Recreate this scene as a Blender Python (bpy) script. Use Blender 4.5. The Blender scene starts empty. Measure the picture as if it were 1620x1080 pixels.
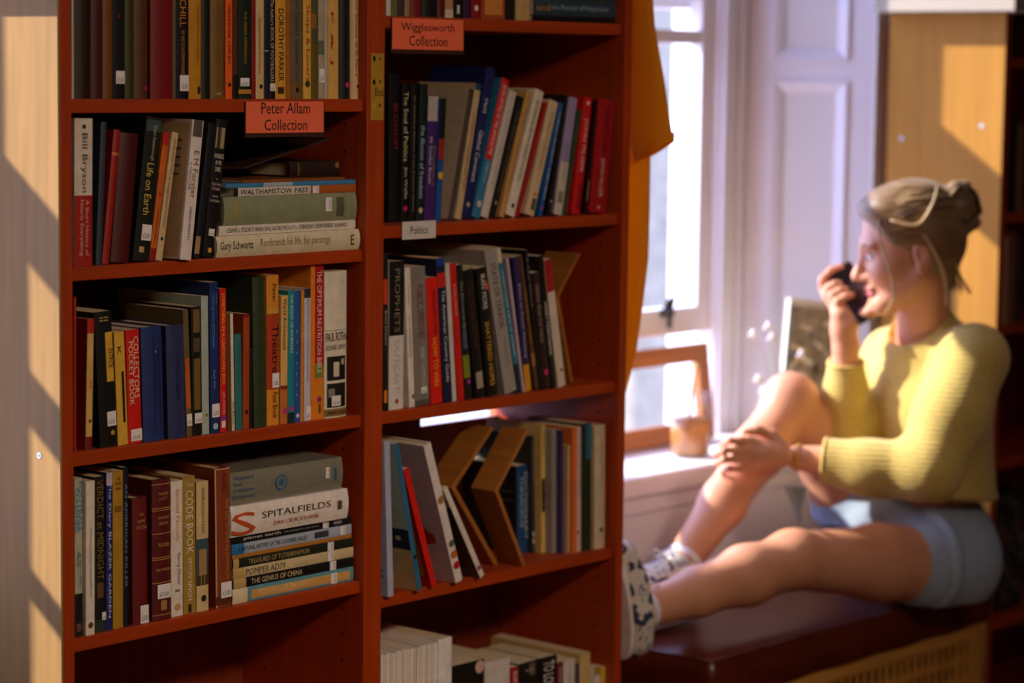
import bpy, bmesh, math, random
import numpy as np
from mathutils import Vector, Matrix
random.seed(7)
scene = bpy.context.scene
COL = scene.collection
# ------------------------------------------------------------------ camera
H = 1.56                                   # eye height above the floor
FPX = 3974.66                              # focal length for a 1620 px wide frame
CAM = np.array([-2.3294, -2.8936, H])
_b, _p, _r = (math.radians(v) for v in (41.1954, 6.1323, 0.7365))
CF = np.array([math.cos(_b)*math.cos(_p), math.sin(_b)*math.cos(_p), -math.sin(_p)])
_R0 = np.array([math.sin(_b), -math.cos(_b), 0.0]); _U0 = np.cross(_R0, CF)
CR = math.cos(_r)*_R0 + math.sin(_r)*_U0
CU = -math.sin(_r)*_R0 + math.cos(_r)*_U0
cd = bpy.data.cameras.new('camera'); co = bpy.data.objects.new('camera', cd); COL.objects.link(co)
cd.sensor_width = 36.0; cd.lens = FPX*36.0/1620.0; cd.clip_start = 0.05; cd.clip_end = 200
cd.dof.use_dof = True; cd.dof.focus_distance = 3.92; cd.dof.aperture_fstop = 2.5
co.matrix_world = Matrix(((CR[0], CU[0], -CF[0], CAM[0]), (CR[1], CU[1], -CF[1], CAM[1]),
                          (CR[2], CU[2], -CF[2], CAM[2]), (0, 0, 0, 1)))
scene.camera = co
def ray(px, py): return CF + CR*(px-810)/FPX - CU*(py-540)/FPX
def at(px, py, y):                         # the point of a vertical plane y = const seen at a pixel
    d = ray(px, py); return CAM + d*(y-CAM[1])/d[1]
def at_x(px, py, x):                        # the same on a plane x = const
    d = ray(px, py); return CAM + d*(x-CAM[0])/d[0]
def pj(P):
    d = np.array(P, float)-CAM; z = d@CF
    return 810+FPX*(d@CR)/z, 540-FPX*(d@CU)/z
def sx(px, y, z):                          # x of the point at (y, z) seen in pixel column px
    a, b = -2.0, 5.0
    for _ in range(40):
        m = (a+b)/2
        if pj((m, y, z))[0] < px: a = m
        else: b = m
    return (a+b)/2
# ------------------------------------------------------------------ view, sky, sun, added fill for the shelves
scene.view_settings.view_transform = 'Standard'; scene.view_settings.look = 'None'
scene.view_settings.exposure = 0.0; scene.view_settings.gamma = 1.0
scene.view_settings.use_curve_mapping = False
w = bpy.data.worlds.new('sky'); scene.world = w; w.use_nodes = True
bg = w.node_tree.nodes['Background']; bg.inputs[0].default_value = (0.78, 0.95, 1.76, 1); bg.inputs[1].default_value = 3.5
SUN_DIR = Vector((0.62, -1.0, -0.70)).normalized()
sl = bpy.data.lights.new('sun', 'SUN'); sl.energy = 9.4; sl.angle = math.radians(0.9); sl.color = (1.0, 0.92, 0.80)
so = bpy.data.objects.new('sun', sl); COL.objects.link(so)
so.rotation_euler = SUN_DIR.to_track_quat('-Z', 'Y').to_euler()
def fill_area(loc, size, watts, col, aim, spread):
    l = bpy.data.lights.new('shelf_fill', 'AREA'); l.shape = 'RECTANGLE'; l.size, l.size_y = size
    l.energy = watts; l.color = col; l.spread = math.radians(spread)
    o = bpy.data.objects.new('shelf_fill', l); COL.objects.link(o); o.location = loc
    o.rotation_euler = (Vector(aim)-Vector(loc)).to_track_quat('-Z', 'Y').to_euler()
fill_area((-0.25, -3.3, 2.75), (0.7, 0.3), 5.5, (1.0, 0.78, 0.56), (0.62, 0, 0.62), 58)  # unseen warm fill, added to brighten the shelf fronts
# ------------------------------------------------------------------ helpers
def lin(h):
    if isinstance(h, str):
        h = h.lstrip('#'); c = [int(h[i:i+2], 16)/255 for i in (0, 2, 4)]
    else: c = h
    return tuple(v/12.92 if v <= 0.04045 else ((v+0.055)/1.055)**2.4 for v in c)
_M = {}
def mat(col, rough=0.55, var=0.12, scale=40.0, bump=0.0, stretch=(1, 1, 1), key=None, spec=0.5, sheen=0.0, sub=0.0):
    k = key or (col, rough, var, scale, bump, stretch, spec, sheen, sub)
    if k in _M: return _M[k]
    c = lin(col) if isinstance(col, str) else col
    m = bpy.data.materials.new('surface'); m.use_nodes = True; n = m.node_tree.nodes; L = m.node_tree.links
    b = n['Principled BSDF']; b.inputs['Roughness'].default_value = rough
    b.inputs['Specular IOR Level'].default_value = spec
    if sheen: b.inputs['Sheen Weight'].default_value = sheen
    if sub:
        b.inputs['Subsurface Weight'].default_value = sub; b.inputs['Subsurface Radius'].default_value = (0.012, 0.005, 0.003)
        b.inputs['Subsurface Scale'].default_value = 1.0
    tc = n.new('ShaderNodeTexCoord'); mp = n.new('ShaderNodeMapping'); mp.inputs['Scale'].default_value = stretch
    L.new(tc.outputs['Object'], mp.inputs[0])
    nz = n.new('ShaderNodeTexNoise'); nz.inputs['Scale'].default_value = scale; nz.inputs['Detail'].default_value = 4
    L.new(mp.outputs[0], nz.inputs['Vector'])
    rp = n.new('ShaderNodeValToRGB')
    rp.color_ramp.elements[0].position = 0.3; rp.color_ramp.elements[1].position = 0.7
    rp.color_ramp.elements[0].color = tuple(max(0, v*(1-var)) for v in c)+(1,)
    rp.color_ramp.elements[1].color = tuple(min(1, v*(1+var)) for v in c)+(1,)
    L.new(nz.outputs['Fac'], rp.inputs[0]); L.new(rp.outputs[0], b.inputs['Base Color'])
    if bump:
        bp = n.new('ShaderNodeBump'); bp.inputs['Strength'].default_value = bump; bp.inputs['Distance'].default_value = 0.002
        L.new(nz.outputs['Fac'], bp.inputs['Height']); L.new(bp.outputs[0], b.inputs['Normal'])
    _M[k] = m; return m
def wood(col, var=0.25, rough=0.45, axis='z', spec=0.5):
    st = {'z': (14, 14, 0.9), 'x': (0.9, 14, 14), 'y': (14, 0.9, 14)}[axis]
    return mat(col, rough, var, 5.0, 0.05, st, None, spec)
def emit(col, s):
    m = bpy.data.materials.new('glow'); m.use_nodes = True; n = m.node_tree.nodes
    e = n.new('ShaderNodeEmission'); e.inputs[0].default_value = tuple(lin(col))+(1,); e.inputs[1].default_value = s
    m.node_tree.links.new(e.outputs[0], n['Material Output'].inputs[0]); return m
def glassmat(tint=(1, 1, 1), gl=0.07):
    m = bpy.data.materials.new('glass'); m.use_nodes = True; n = m.node_tree.nodes; L = m.node_tree.links
    t = n.new('ShaderNodeBsdfTransparent'); t.inputs[0].default_value = tint+(1,)
    g = n.new('ShaderNodeBsdfGlossy'); g.inputs['Roughness'].default_value = 0.03
    mx = n.new('ShaderNodeMixShader'); mx.inputs[0].default_value = gl
    L.new(t.outputs[0], mx.inputs[1]); L.new(g.outputs[0], mx.inputs[2]); L.new(mx.outputs[0], n['Material Output'].inputs[0])
    return m
_TXT = {}
def text_mesh(s):
    if s in _TXT: return _TXT[s]
    cu = bpy.data.curves.new('lettering', 'FONT'); cu.body = s; cu.resolution_u = 2; cu.align_x = 'CENTER'
    o = bpy.data.objects.new('lettering', cu); COL.objects.link(o)
    me = bpy.data.meshes.new_from_object(o)
    V = np.array([v.co[:2] for v in me.vertices]).reshape(-1, 2); P = [tuple(p.vertices) for p in me.polygons]
    bpy.data.objects.remove(o); bpy.data.curves.remove(cu); bpy.data.meshes.remove(me)
    if len(V):
        mn, mx = V.min(0), V.max(0); V = (V-mn)/np.maximum(mx-mn, 1e-6); asp = (mx-mn)[0]/max((mx-mn)[1], 1e-6)
    else: asp = 1
    _TXT[s] = (V, P, asp); return _TXT[s]
class MB:
    """collects shapes and links them as ONE mesh object"""
    def __init__(s): s.v = []; s.f = []; s.mi = []; s.mats = []; s.sm = []
    def m(s, mt):
        if mt not in s.mats: s.mats.append(mt)
        return s.mats.index(mt)
    def add(s, V, F, mt, smooth=False):
        b = len(s.v); i = s.m(mt)
        s.v += [tuple(map(float, q)) for q in V]
        for f in F: s.f.append(tuple(b+k for k in f)); s.mi.append(i); s.sm.append(smooth)
    def box(s, a, b, mt):
        (x0, y0, z0), (x1, y1, z1) = a, b
        s.add([(x0,y0,z0),(x1,y0,z0),(x1,y1,z0),(x0,y1,z0),(x0,y0,z1),(x1,y0,z1),(x1,y1,z1),(x0,y1,z1)],
              [(0,3,2,1),(4,5,6,7),(0,1,5,4),(1,2,6,5),(2,3,7,6),(3,0,4,7)], mt)
    def quad(s, pts, mt): s.add(pts, [tuple(range(len(pts)))], mt)
    def prism(s, poly, vec, mt, cap=True):      # polygon (3-D points) pushed along vec
        n = len(poly); V = [tuple(p) for p in poly]+[tuple(np.array(p)+np.array(vec)) for p in poly]
        F = [(i, (i+1) % n, n+(i+1) % n, n+i) for i in range(n)]
        if cap: F += [tuple(range(n))[::-1], tuple(range(n, 2*n))]
        s.add(V, F, mt)
    def tube(s, pts, rad, mt, n=10, closed=False, flat=1.0):
        pts = [np.array(p, float) for p in pts]; m_ = len(pts); rs = rad if hasattr(rad, '__len__') else [rad]*m_
        V = []; F = []; prev = None
        for i in range(m_):
            if closed: t = pts[(i+1) % m_]-pts[i-1]
            else: t = pts[min(i+1, m_-1)]-pts[max(i-1, 0)]
            t = t/(np.linalg.norm(t)+1e-12)
            if prev is None:
                a = np.array([0, 0, 1.0]) if abs(t[2]) < 0.9 else np.array([1.0, 0, 0]); u = np.cross(a, t)
            else: u = prev-t*(prev@t)
            u /= np.linalg.norm(u)+1e-12; prev = u; v = np.cross(t, u)
            for k in range(n):
                an = 2*math.pi*k/n; V.append(pts[i]+rs[i]*(math.cos(an)*u+flat*math.sin(an)*v))
        rng = m_ if closed else m_-1
        for i in range(rng):
            j = (i+1) % m_
            for k in range(n): F.append((i*n+k, i*n+(k+1) % n, j*n+(k+1) % n, j*n+k))
        if not closed: F += [tuple(range(n))[::-1], tuple(range((m_-1)*n, m_*n))]
        s.add(V, F, mt, True)
    def lathe(s, prof, c, mt, n=32, cap=True):
        V = []; F = []; m_ = len(prof)
        for r, z in prof:
            for k in range(n): an = 2*math.pi*k/n; V.append((c[0]+r*math.cos(an), c[1]+r*math.sin(an), c[2]+z))
        for i in range(m_-1):
            for k in range(n): F.append((i*n+k, i*n+(k+1) % n, (i+1)*n+(k+1) % n, (i+1)*n+k))
        if cap: F += [tuple(range(n))[::-1], tuple(range((m_-1)*n, m_*n))]
        s.add(V, F, mt, True)
    def ell(s, c, r, mt, n=14, rot=None):
        V = []; F = []
        for i in range(n+1):
            th = math.pi*i/n
            for k in range(n):
                ph = 2*math.pi*k/n; q = np.array([r[0]*math.sin(th)*math.cos(ph), r[1]*math.sin(th)*math.sin(ph), r[2]*math.cos(th)])
                if rot is not None: q = np.array(rot) @ q
                V.append(np.array(c)+q)
        for i in range(n):
            for k in range(n): F.append((i*n+k, (i+1)*n+k, (i+1)*n+(k+1) % n, i*n+(k+1) % n))
        s.add(V, F, mt, True)
    def text(s, t, o, ux, uy, wdt, hgt, mt, fit=False):   # lettering in the box from o along ux (reading) and uy (up)
        V, P, asp = text_mesh(t)
        if not len(V): return
        o = np.array(o, float); ux = np.array(ux, float); uy = np.array(uy, float)
        if fit and wdt > asp*hgt*1.25: o = o+ux*(wdt-asp*hgt*1.25)/2; wdt = asp*hgt*1.25
        s.add([o+ux*wdt*a+uy*hgt*b for a, b in V], P, mt)
    def build(s, name, parent=None, bevel=0.0, loc=None):
        me = bpy.data.meshes.new(name)
        V = np.array(s.v) - (np.array(loc) if loc is not None else 0)
        me.from_pydata(V.tolist(), [], s.f)
        for q in s.mats: me.materials.append(q)
        me.polygons.foreach_set('material_index', s.mi); me.polygons.foreach_set('use_smooth', s.sm); me.update()
        o = bpy.data.objects.new(name, me); COL.objects.link(o)
        if loc is not None: o.location = loc
        if parent: o.parent = parent
        if bevel:
            b = o.modifiers.new('edge', 'BEVEL'); b.width = bevel; b.segments = 2; b.limit_method = 'ANGLE'; b.angle_limit = 0.7
        return o
def tag(o, label, cat, group=None):
    o['label'] = label; o['category'] = cat
    if group: o['group'] = group
    return o
def thing(name, label, cat, loc=(0, 0, 0), group=None):
    o = bpy.data.objects.new(name, None); COL.objects.link(o); o.location = loc; o.empty_display_size = 0.05
    return tag(o, label, cat, group)
def struct(o): o['kind'] = 'structure'; return o
# ------------------------------------------------------------------ the room
PAINT = mat('#e9e4e2', 0.6, 0.03, 3.0); PLASTER = mat('#7d6248', 0.9, 0.05, 2.0)
WHITE = mat('#f0ecf2', 0.42, 0.03, 6.0)
FLOORM = wood('#6a3c1c', 0.3, 0.4, 'x')
ZC = 3.0; X0, X1, Y0 = -3.4, 4.6, -5.0; YW, YO = 0.33, 0.73
def room_box(name, a, b, m):
    mb = MB(); mb.box(a, b, m); return struct(mb.build(name))
room_box('floor', (X0, Y0, -0.1), (X1, YO, 0.0), FLOORM)
room_box('ceiling', (X0, Y0, ZC), (X1, YO, ZC+0.1), PAINT)
room_box('wall_left', (X0-0.1, Y0, 0), (X0, YO, ZC), PLASTER)
room_box('wall_right', (X1, Y0, 0), (X1+0.1, YO, ZC), PLASTER)
room_box('wall_back', (X0, Y0-0.1, 0), (X1, Y0, ZC), PLASTER)
# the thick window wall with two openings, splayed reveals
OPEN = [(-1.60, -0.055, -1.315, -0.315), (0.48, 2.62, 0.76, 2.366)]; FW = 0.110   # inner left/right, glass left/right
SILL, TOP = 0.722, 2.65
mb = MB()
xs = [X0] + [v for o in OPEN for v in (o[0], o[1])] + [X1]
for a, b in ((xs[0], xs[1]), (xs[2], xs[3]), (xs[4], xs[5])): mb.box((a, YW, 0), (b, YO, ZC), PAINT)
for o in OPEN:
    mb.box((o[0], YW+0.01, 0), (o[1], YO, SILL-0.045), PAINT)
    mb.box((o[0], YW, TOP), (o[1], YO, ZC), PAINT)
    for s_, (i, g) in enumerate(((o[0], o[2]), (o[1], o[3]))):
        h = FW if s_ else -FW
        # solid masonry behind the splayed shutter
        mb.prism([(i, YW+0.02, SILL), (g+h+(0.004 if s_ else -0.004), 0.606, SILL), (g+h, YO, SILL), (i+h*0.01, YO, SILL)], (0, 0, TOP-SILL), PAINT)
struct(mb.build('wall_window'))
YF = 0.590
GLASS = glassmat((0.97, 0.98, 1.0), 0.05)
METAL = mat('#2a2420', 0.4, 0.1)
def panelled(mb, p0, p1, z0, z1, rows, m):
    """a shutter leaf from p0 to p1 (plan points) with raised moulded panels"""
    p0 = np.array(p0, float); p1 = np.array(p1, float); d = p1-p0; Ln = np.linalg.norm(d); d /= Ln
    nrm = np.array([-d[1], d[0]])
    if nrm @ (np.array([CAM[0], CAM[1]])-p0) < 0: nrm = -nrm
    def pt(u, z, k): q = p0+d*u+nrm*k; return (q[0], q[1], z)
    def slab(u0, u1, a, b, k0, k1):
        V = [pt(u0,a,k0),pt(u1,a,k0),pt(u1,b,k0),pt(u0,b,k0),pt(u0,a,k1),pt(u1,a,k1),pt(u1,b,k1),pt(u0,b,k1)]
        mb.add(V, [(0,3,2,1),(4,5,6,7),(0,1,5,4),(1,2,6,5),(2,3,7,6),(3,0,4,7)], m)
    slab(0, Ln, z0, z1, -0.022, -0.012)
    st = 0.062
    slab(0, st, z0, z1, -0.012, 0); slab(Ln-st, Ln, z0, z1, -0.012, 0)
    zs = [z0]+[v for r in rows for v in r]+[z1]
    for a, b in zip(zs[0::2], zs[1::2]): slab(st, Ln-st, a, b, -0.012, 0)
    for a, b in rows:                       # ovolo moulding round the panel and a fielded centre
        for (q0, q1, k0, k1) in ((0, 0.016, 0.008, 0.0), (0.016, 0.028, 0.0, -0.011)):
            O = [(st+q0, a+q0), (Ln-st-q0, a+q0), (Ln-st-q0, b-q0), (st+q0, b-q0)]
            I = [(st+q1, a+q1), (Ln-st-q1, a+q1), (Ln-st-q1, b-q1), (st+q1, b-q1)]
            V = [pt(u, z, k0) for u, z in O]+[pt(u, z, k1) for u, z in I]
            F = [(i, (i+1) % 4, 4+(i+1) % 4, 4+i) for i in range(4)]
            mb.add(V, F, m)
        O = [(st, a), (Ln-st, a), (Ln-st, b), (st, b)]
        V = [pt(u, z, 0) for u, z in O]+[pt(u, z, 0.008) for u, z in O]
        mb.add(V, [(i, (i+1) % 4, 4+(i+1) % 4, 4+i) for i in range(4)], m)
def window(n, o, bars, open_gap):
    il, ir, gl, gr = o
    w_ = MB()
    for a, b in ((gl-FW, gl), (gr, gr+FW)):                       # box frame with staff beads
        w_.box((a, YF, SILL), (b, YO, TOP), WHITE)
    for a in (gl-0.085, gl-0.02, gr+0.008, gr+0.07): w_.box((a, YF-0.012, SILL), (a+0.012, YF, TOP), WHITE)
    w_.box((gl-FW, YF, TOP-0.09), (gr+FW, YO, TOP), WHITE)
    win = struct(w_.build('window_%d' % n, bevel=0.003))
    lo = SILL+open_gap; ml = bars[0][0]; mt = bars[0][1]/2
    def sash(y0, z0, z1, bot, top, mid, mull):
        f = MB(); y1 = y0+0.04; st = 0.045 if z0 < 1.3 else 0.030
        for a, b in ((gl, gl+st), (gr-st, gr)): f.box((a, y0, z0), (b, y1, z1), WHITE)
        f.box((gl+st, y0, z0), (gr-st, y1, z0+bot), WHITE); f.box((gl+st, y0, z1-top), (gr-st, y1, z1), WHITE)
        for z, t in mid: f.box((gl+st, y0+.004, z-t/2), (gr-st, y1-.004, z+t/2), WHITE)
        if mull: xm = (gl+gr)/2; f.box((xm-0.010, y0+0.008, z0+bot), (xm+0.010, y1-0.008, z1-top), WHITE)
        o_ = struct(f.build('sash', win, bevel=0.003))
        p = MB(); p.quad([(gl+.02, y0+.02, z0+.02), (gr-.02, y0+.02, z0+.02), (gr-.02, y0+.02, z1-.02), (gl+.02, y0+.02, z1-.02)], GLASS)
        struct(p.build('pane', o_))
    sash(YF+0.018, lo, ml+mt, 0.062, mt*1.2, bars[1:], n == 1)
    sash(YF+0.062, ml-mt, TOP-0.09, mt*1.2, 0.05, [], n == 1)
    s = MB()
    s.box((il, YW-0.012, SILL-0.045), (ir, YO, SILL), WHITE)           # window board with nosing
    s.box((il+0.01, YW+0.0, SILL-0.085), (ir-0.01, YW+0.02, SILL-0.045), WHITE)
    struct(s.build('window_sill', win, bevel=0.006))
    sh = MB()
    panelled(sh, (ir, YW+0.005), (gr+FW, YF), SILL, TOP, [(0.80, 1.545), (1.596, 2.52)], WHITE)
    panelled(sh, (il, YW+0.005), (gl-FW, YF), SILL, TOP, [(0.80, 1.545), (1.596, 2.52)], WHITE)
    struct(sh.build('shutter', win))
    return win, lo
win1, _ = window(1, OPEN[0], [(1.734, 0.064), (1.46, 0.066), (1.18, 0.03)], 0.02)
win2, LO2 = window(2, OPEN[1], [(1.737, 0.06), (1.643, 0.032)], 0.241)
h = MB(); q = at(1048, 497, YF+0.02)
h.box((q[0]-0.012, YF-0.004, LO2+0.045), (q[0]+0.014, YF+0.025, LO2+0.062), METAL)
h.tube([(q[0]-0.004, YF+0.012, LO2+0.058), (q[0]-0.006, YF-0.004, LO2+0.085), (q[0]+0.008, YF-0.004, LO2+0.09), (q[0]+0.006, YF+0.004, LO2+0.05), (q[0]-0.006, YF-0.006, LO2+0.02)], 0.006, METAL)
struct(h.build('sash_catch', win2))
# apron panelling under the sill
mb = MB(); mb.box((0.48, YW+0.004, 0.0), (2.62, YW+0.018, SILL-0.085), WHITE); struct(mb.build('trim_1'))
# outside: pavement, a rubble stone pier and a pale rendered house across the lane
ST = mat((0.27, 0.235, 0.17), 0.9, 0.35, 16.0, 0.4); REN = mat('#efeae2', 0.9, 0.05, 2.0); PAVE = mat('#b9b2aa', 0.9, 0.1, 3.0)
mb = MB(); mb.box((-12, YO, -1.2), (24, 14, -1.0), PAVE); struct(mb.build('ground'))
b_ = thing('stone_pier', 'grey rubble stone pier outside the right-hand window', 'stone pier', (7.72, 5.2, -1.0))
mb = MB(); mb.box((7.62, 5.0, -1.0), (8.0, 5.4, 3.8), ST); o_ = mb.build('shaft', b_, loc=(7.72, 5.2, -1.0)); o_.location = (0, 0, 0)
mb = MB(); mb.box((7.56, 4.95, 3.8), (8.06, 5.45, 3.95), ST); o_ = mb.build('coping', b_, loc=(7.72, 5.2, -1.0)); o_.location = (0, 0, 0)
b_ = thing('house', 'pale rendered house across the lane, seen through the window', 'house', (11, 9.5, -1.0))
mb = MB(); mb.box((7.0, 9.0, -1.0), (17, 11, 5.5), REN); o_ = mb.build('house_wall', b_, loc=(11, 9.5, -1.0)); o_.location = (0, 0, 0)
mb = MB(); mb.prism([(6.8, 8.8, 5.5), (6.8, 11.2, 5.5), (6.8, 10, 7.0)], (10.4, 0, 0), mat('#5d5a60', 0.8, 0.2, 8)); o_ = mb.build('roof', b_, loc=(11, 9.5, -1.0)); o_.location = (0, 0, 0)
# ------------------------------------------------------------------ bookcases
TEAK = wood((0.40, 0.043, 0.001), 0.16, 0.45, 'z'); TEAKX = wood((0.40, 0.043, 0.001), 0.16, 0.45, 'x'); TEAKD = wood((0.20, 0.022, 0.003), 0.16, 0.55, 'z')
BEECH = wood((0.42, 0.235, 0.085), 0.10, 0.5, 'z', 0.12); BEECHT = wood((0.44, 0.205, 0.035), 0.10, 0.5, 'z', 0.1); PALE = wood((0.42, 0.36, 0.27), 0.06, 0.5, 'y')
HOLE = mat('#0a0503', 0.9, 0.0)
ZL = {'L1': -0.0481, 'L2': -0.2936, 'L3': -0.5686, 'L4': -0.848, 'L5': -1.125,
      'R0': 0.0886, 'R1': -0.258, 'R2': -0.569, 'R3': -0.8816, 'R4': -1.19}
ZL = {k: v+H for k, v in ZL.items()}
ZL['L0'] = ZL['L1']+0.27
BT = 0.0205; CORN = 1.704
def bookcase(label, x0, x1, shelves, left_pale, backs, ct, endm=None, deep=0.305):
    """outer x0..x1; boards BT thick; shelves = list of top heights"""
    c = thing('bookcase', label, 'bookcase', ((x0+x1)/2, deep/2, 0), 'bookcases along the window wall')
    base = (-(x0+x1)/2, -deep/2, 0)
    def put(mb, name, bevel=0.0012):
        o = mb.build(name, c, bevel); o.location = base; return o
    for side, (a, b) in enumerate(((x0, x0+BT), (x1-BT, x1))):
        mb = MB(); mb.box((a, 0, 0), (b, deep, ct), TEAK)
        xi = b+0.0004 if side == 0 else a-0.0004
        for yy in (0.05, 0.24):
            for k in range(34):
                z = 0.12+k*0.045
                if any(abs(z-s+0.01) < 0.02 for s in shelves): continue
                V = [(xi, yy+0.0028*math.cos(t*math.pi/4), z+0.0028*math.sin(t*math.pi/4)) for t in range(8)]
                mb.quad(V, HOLE)
        put(mb, 'side_panel')
    if left_pale:
        mb = MB(); mb.box((x0-0.004, 0.001, 0), (x0-0.0002, deep, ct), endm); o = put(mb, 'end_panel', 0); o['label'] = 'pale beech veneered end panel'
        mb = MB()
        for (yy, z) in left_pale:
            V = [(x0-0.0046, yy+0.005*math.cos(t*math.pi/6), z+0.005*math.sin(t*math.pi/6)) for t in range(12)]
            mb.quad(V, mat('#b9cfe6', 0.3, 0.1))
            V = [(x0-0.005, yy+0.0014*math.cos(t*math.pi/4), z+0.0014*math.sin(t*math.pi/4)) for t in range(8)]
            mb.quad(V, HOLE)
        put(mb, 'fixing_cap', 0)
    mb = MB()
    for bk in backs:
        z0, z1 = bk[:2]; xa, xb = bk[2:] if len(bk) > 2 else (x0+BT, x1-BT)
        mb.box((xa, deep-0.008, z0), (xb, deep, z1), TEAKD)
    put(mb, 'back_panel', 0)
    for s in shelves:
        mb = MB(); mb.box((x0+BT+0.0006, 0.009, s-BT), (x1-BT-0.0006, deep-0.0085, s), TEAKX); put(mb, 'shelf')
    mb = MB(); mb.box((x0+BT, 0.03, 0), (x1-BT, 0.05, 0.055), TEAKX); put(mb, 'plinth')
    mb = MB(); mb.box((x0+BT+0.0006, 0.012, 0.0555), (x1-BT-0.0006, deep-0.0085, 0.075), TEAKX); put(mb, 'bottom_board')
    if left_pale and ct > CORN+0.01:
        mb = MB(); mb.box((x0-0.072, -0.001, CORN+0.001), (x0-0.0045, deep, CORN+0.14), PALE); put(mb, 'end_moulding', 0.003)
        mb = MB(); mb.box((x0, 0, ct), (x1, deep, ct+0.022), TEAKX); put(mb, 'top_board')
    elif left_pale:
        mb = MB(); mb.box((x0-0.072, -0.06, CORN+0.001), (x1, deep, CORN+0.14), PALE); put(mb, 'cornice', 0.003)
    else:
        mb = MB(); mb.box((x0, 0, ct), (x1, deep, ct+0.022), TEAKX); put(mb, 'top_board')
    return c, put
bookcase('left bookcase with pale sunlit end panel, nearest the camera', -BT, 0.6302, [ZL[k] for k in ('L1', 'L2', 'L3', 'L4', 'L5', 'L0')], [(0.0495, 0.987)],
         [(0.0, 2.02)], 2.02, BEECH)
mid_case, mput = bookcase('middle bookcase standing between the left bookcase and the window', 0.6306, 1.2998, [ZL[k] for k in ('R0', 'R1', 'R2', 'R3', 'R4')], None,
         [(0.0, 0.898), (0.898, 0.916, 0.651, 1.06), (0.916, 2.02)], 2.02)
FZ = [1.603, 1.254, 1.0, 0.69, 0.315]
bookcase('far right bookcase with tan end panel behind the seated woman', 2.639, 3.44, FZ, [(0.265, 1.418), (0.055, 1.452)], [(0.0, CORN)], CORN, BEECHT)

mb = MB(); mb.tube([(1.30, 0.18, 1.955), (1.345, 0.18, 1.955), (1.352, 0.18, 1.965)], 0.005, mat('#2a2420', 0.4, 0.1), 10); mput(mb, 'coat_hook', 0)
# ------------------------------------------------------------------ books
PAGES = mat('#e0cfa8', 0.85, 0.12, 120.0, 0.3, (60, 1, 1)); STICK = mat('#f1ecec', 0.6, 0.02); INK = mat('#3a3436', 0.7, 0.0)
ORD = ('first second third fourth fifth sixth seventh eighth ninth tenth eleventh twelfth thirteenth fourteenth fifteenth sixteenth '
       'seventeenth eighteenth nineteenth twentieth twenty-first twenty-second twenty-third twenty-fourth twenty-fifth twenty-sixth '
       'twenty-seventh twenty-eighth twenty-ninth thirtieth thirty-first thirty-second thirty-third thirty-fourth').split()
ROWNAME = {'L1': "left bookcase's top row", 'L2': "left bookcase's second row", 'L3': "left bookcase's third row", 'L4': "left bookcase's fourth row",
           'L5': "left bookcase's bottom shelf", 'R0': "middle bookcase's top row", 'R1': "middle bookcase's second row", 'R2': "middle bookcase's third row",
           'R3': "middle bookcase's fourth row", 'R4': "middle bookcase's bottom row", 'F1': "far right bookcase's top row", 'F2': "far right bookcase's middle row", 'F3': "far right bookcase's lower row"}
def cm(h, rough=0.5): return mat(h, rough, 0.10, 60.0, 0.05)
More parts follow.
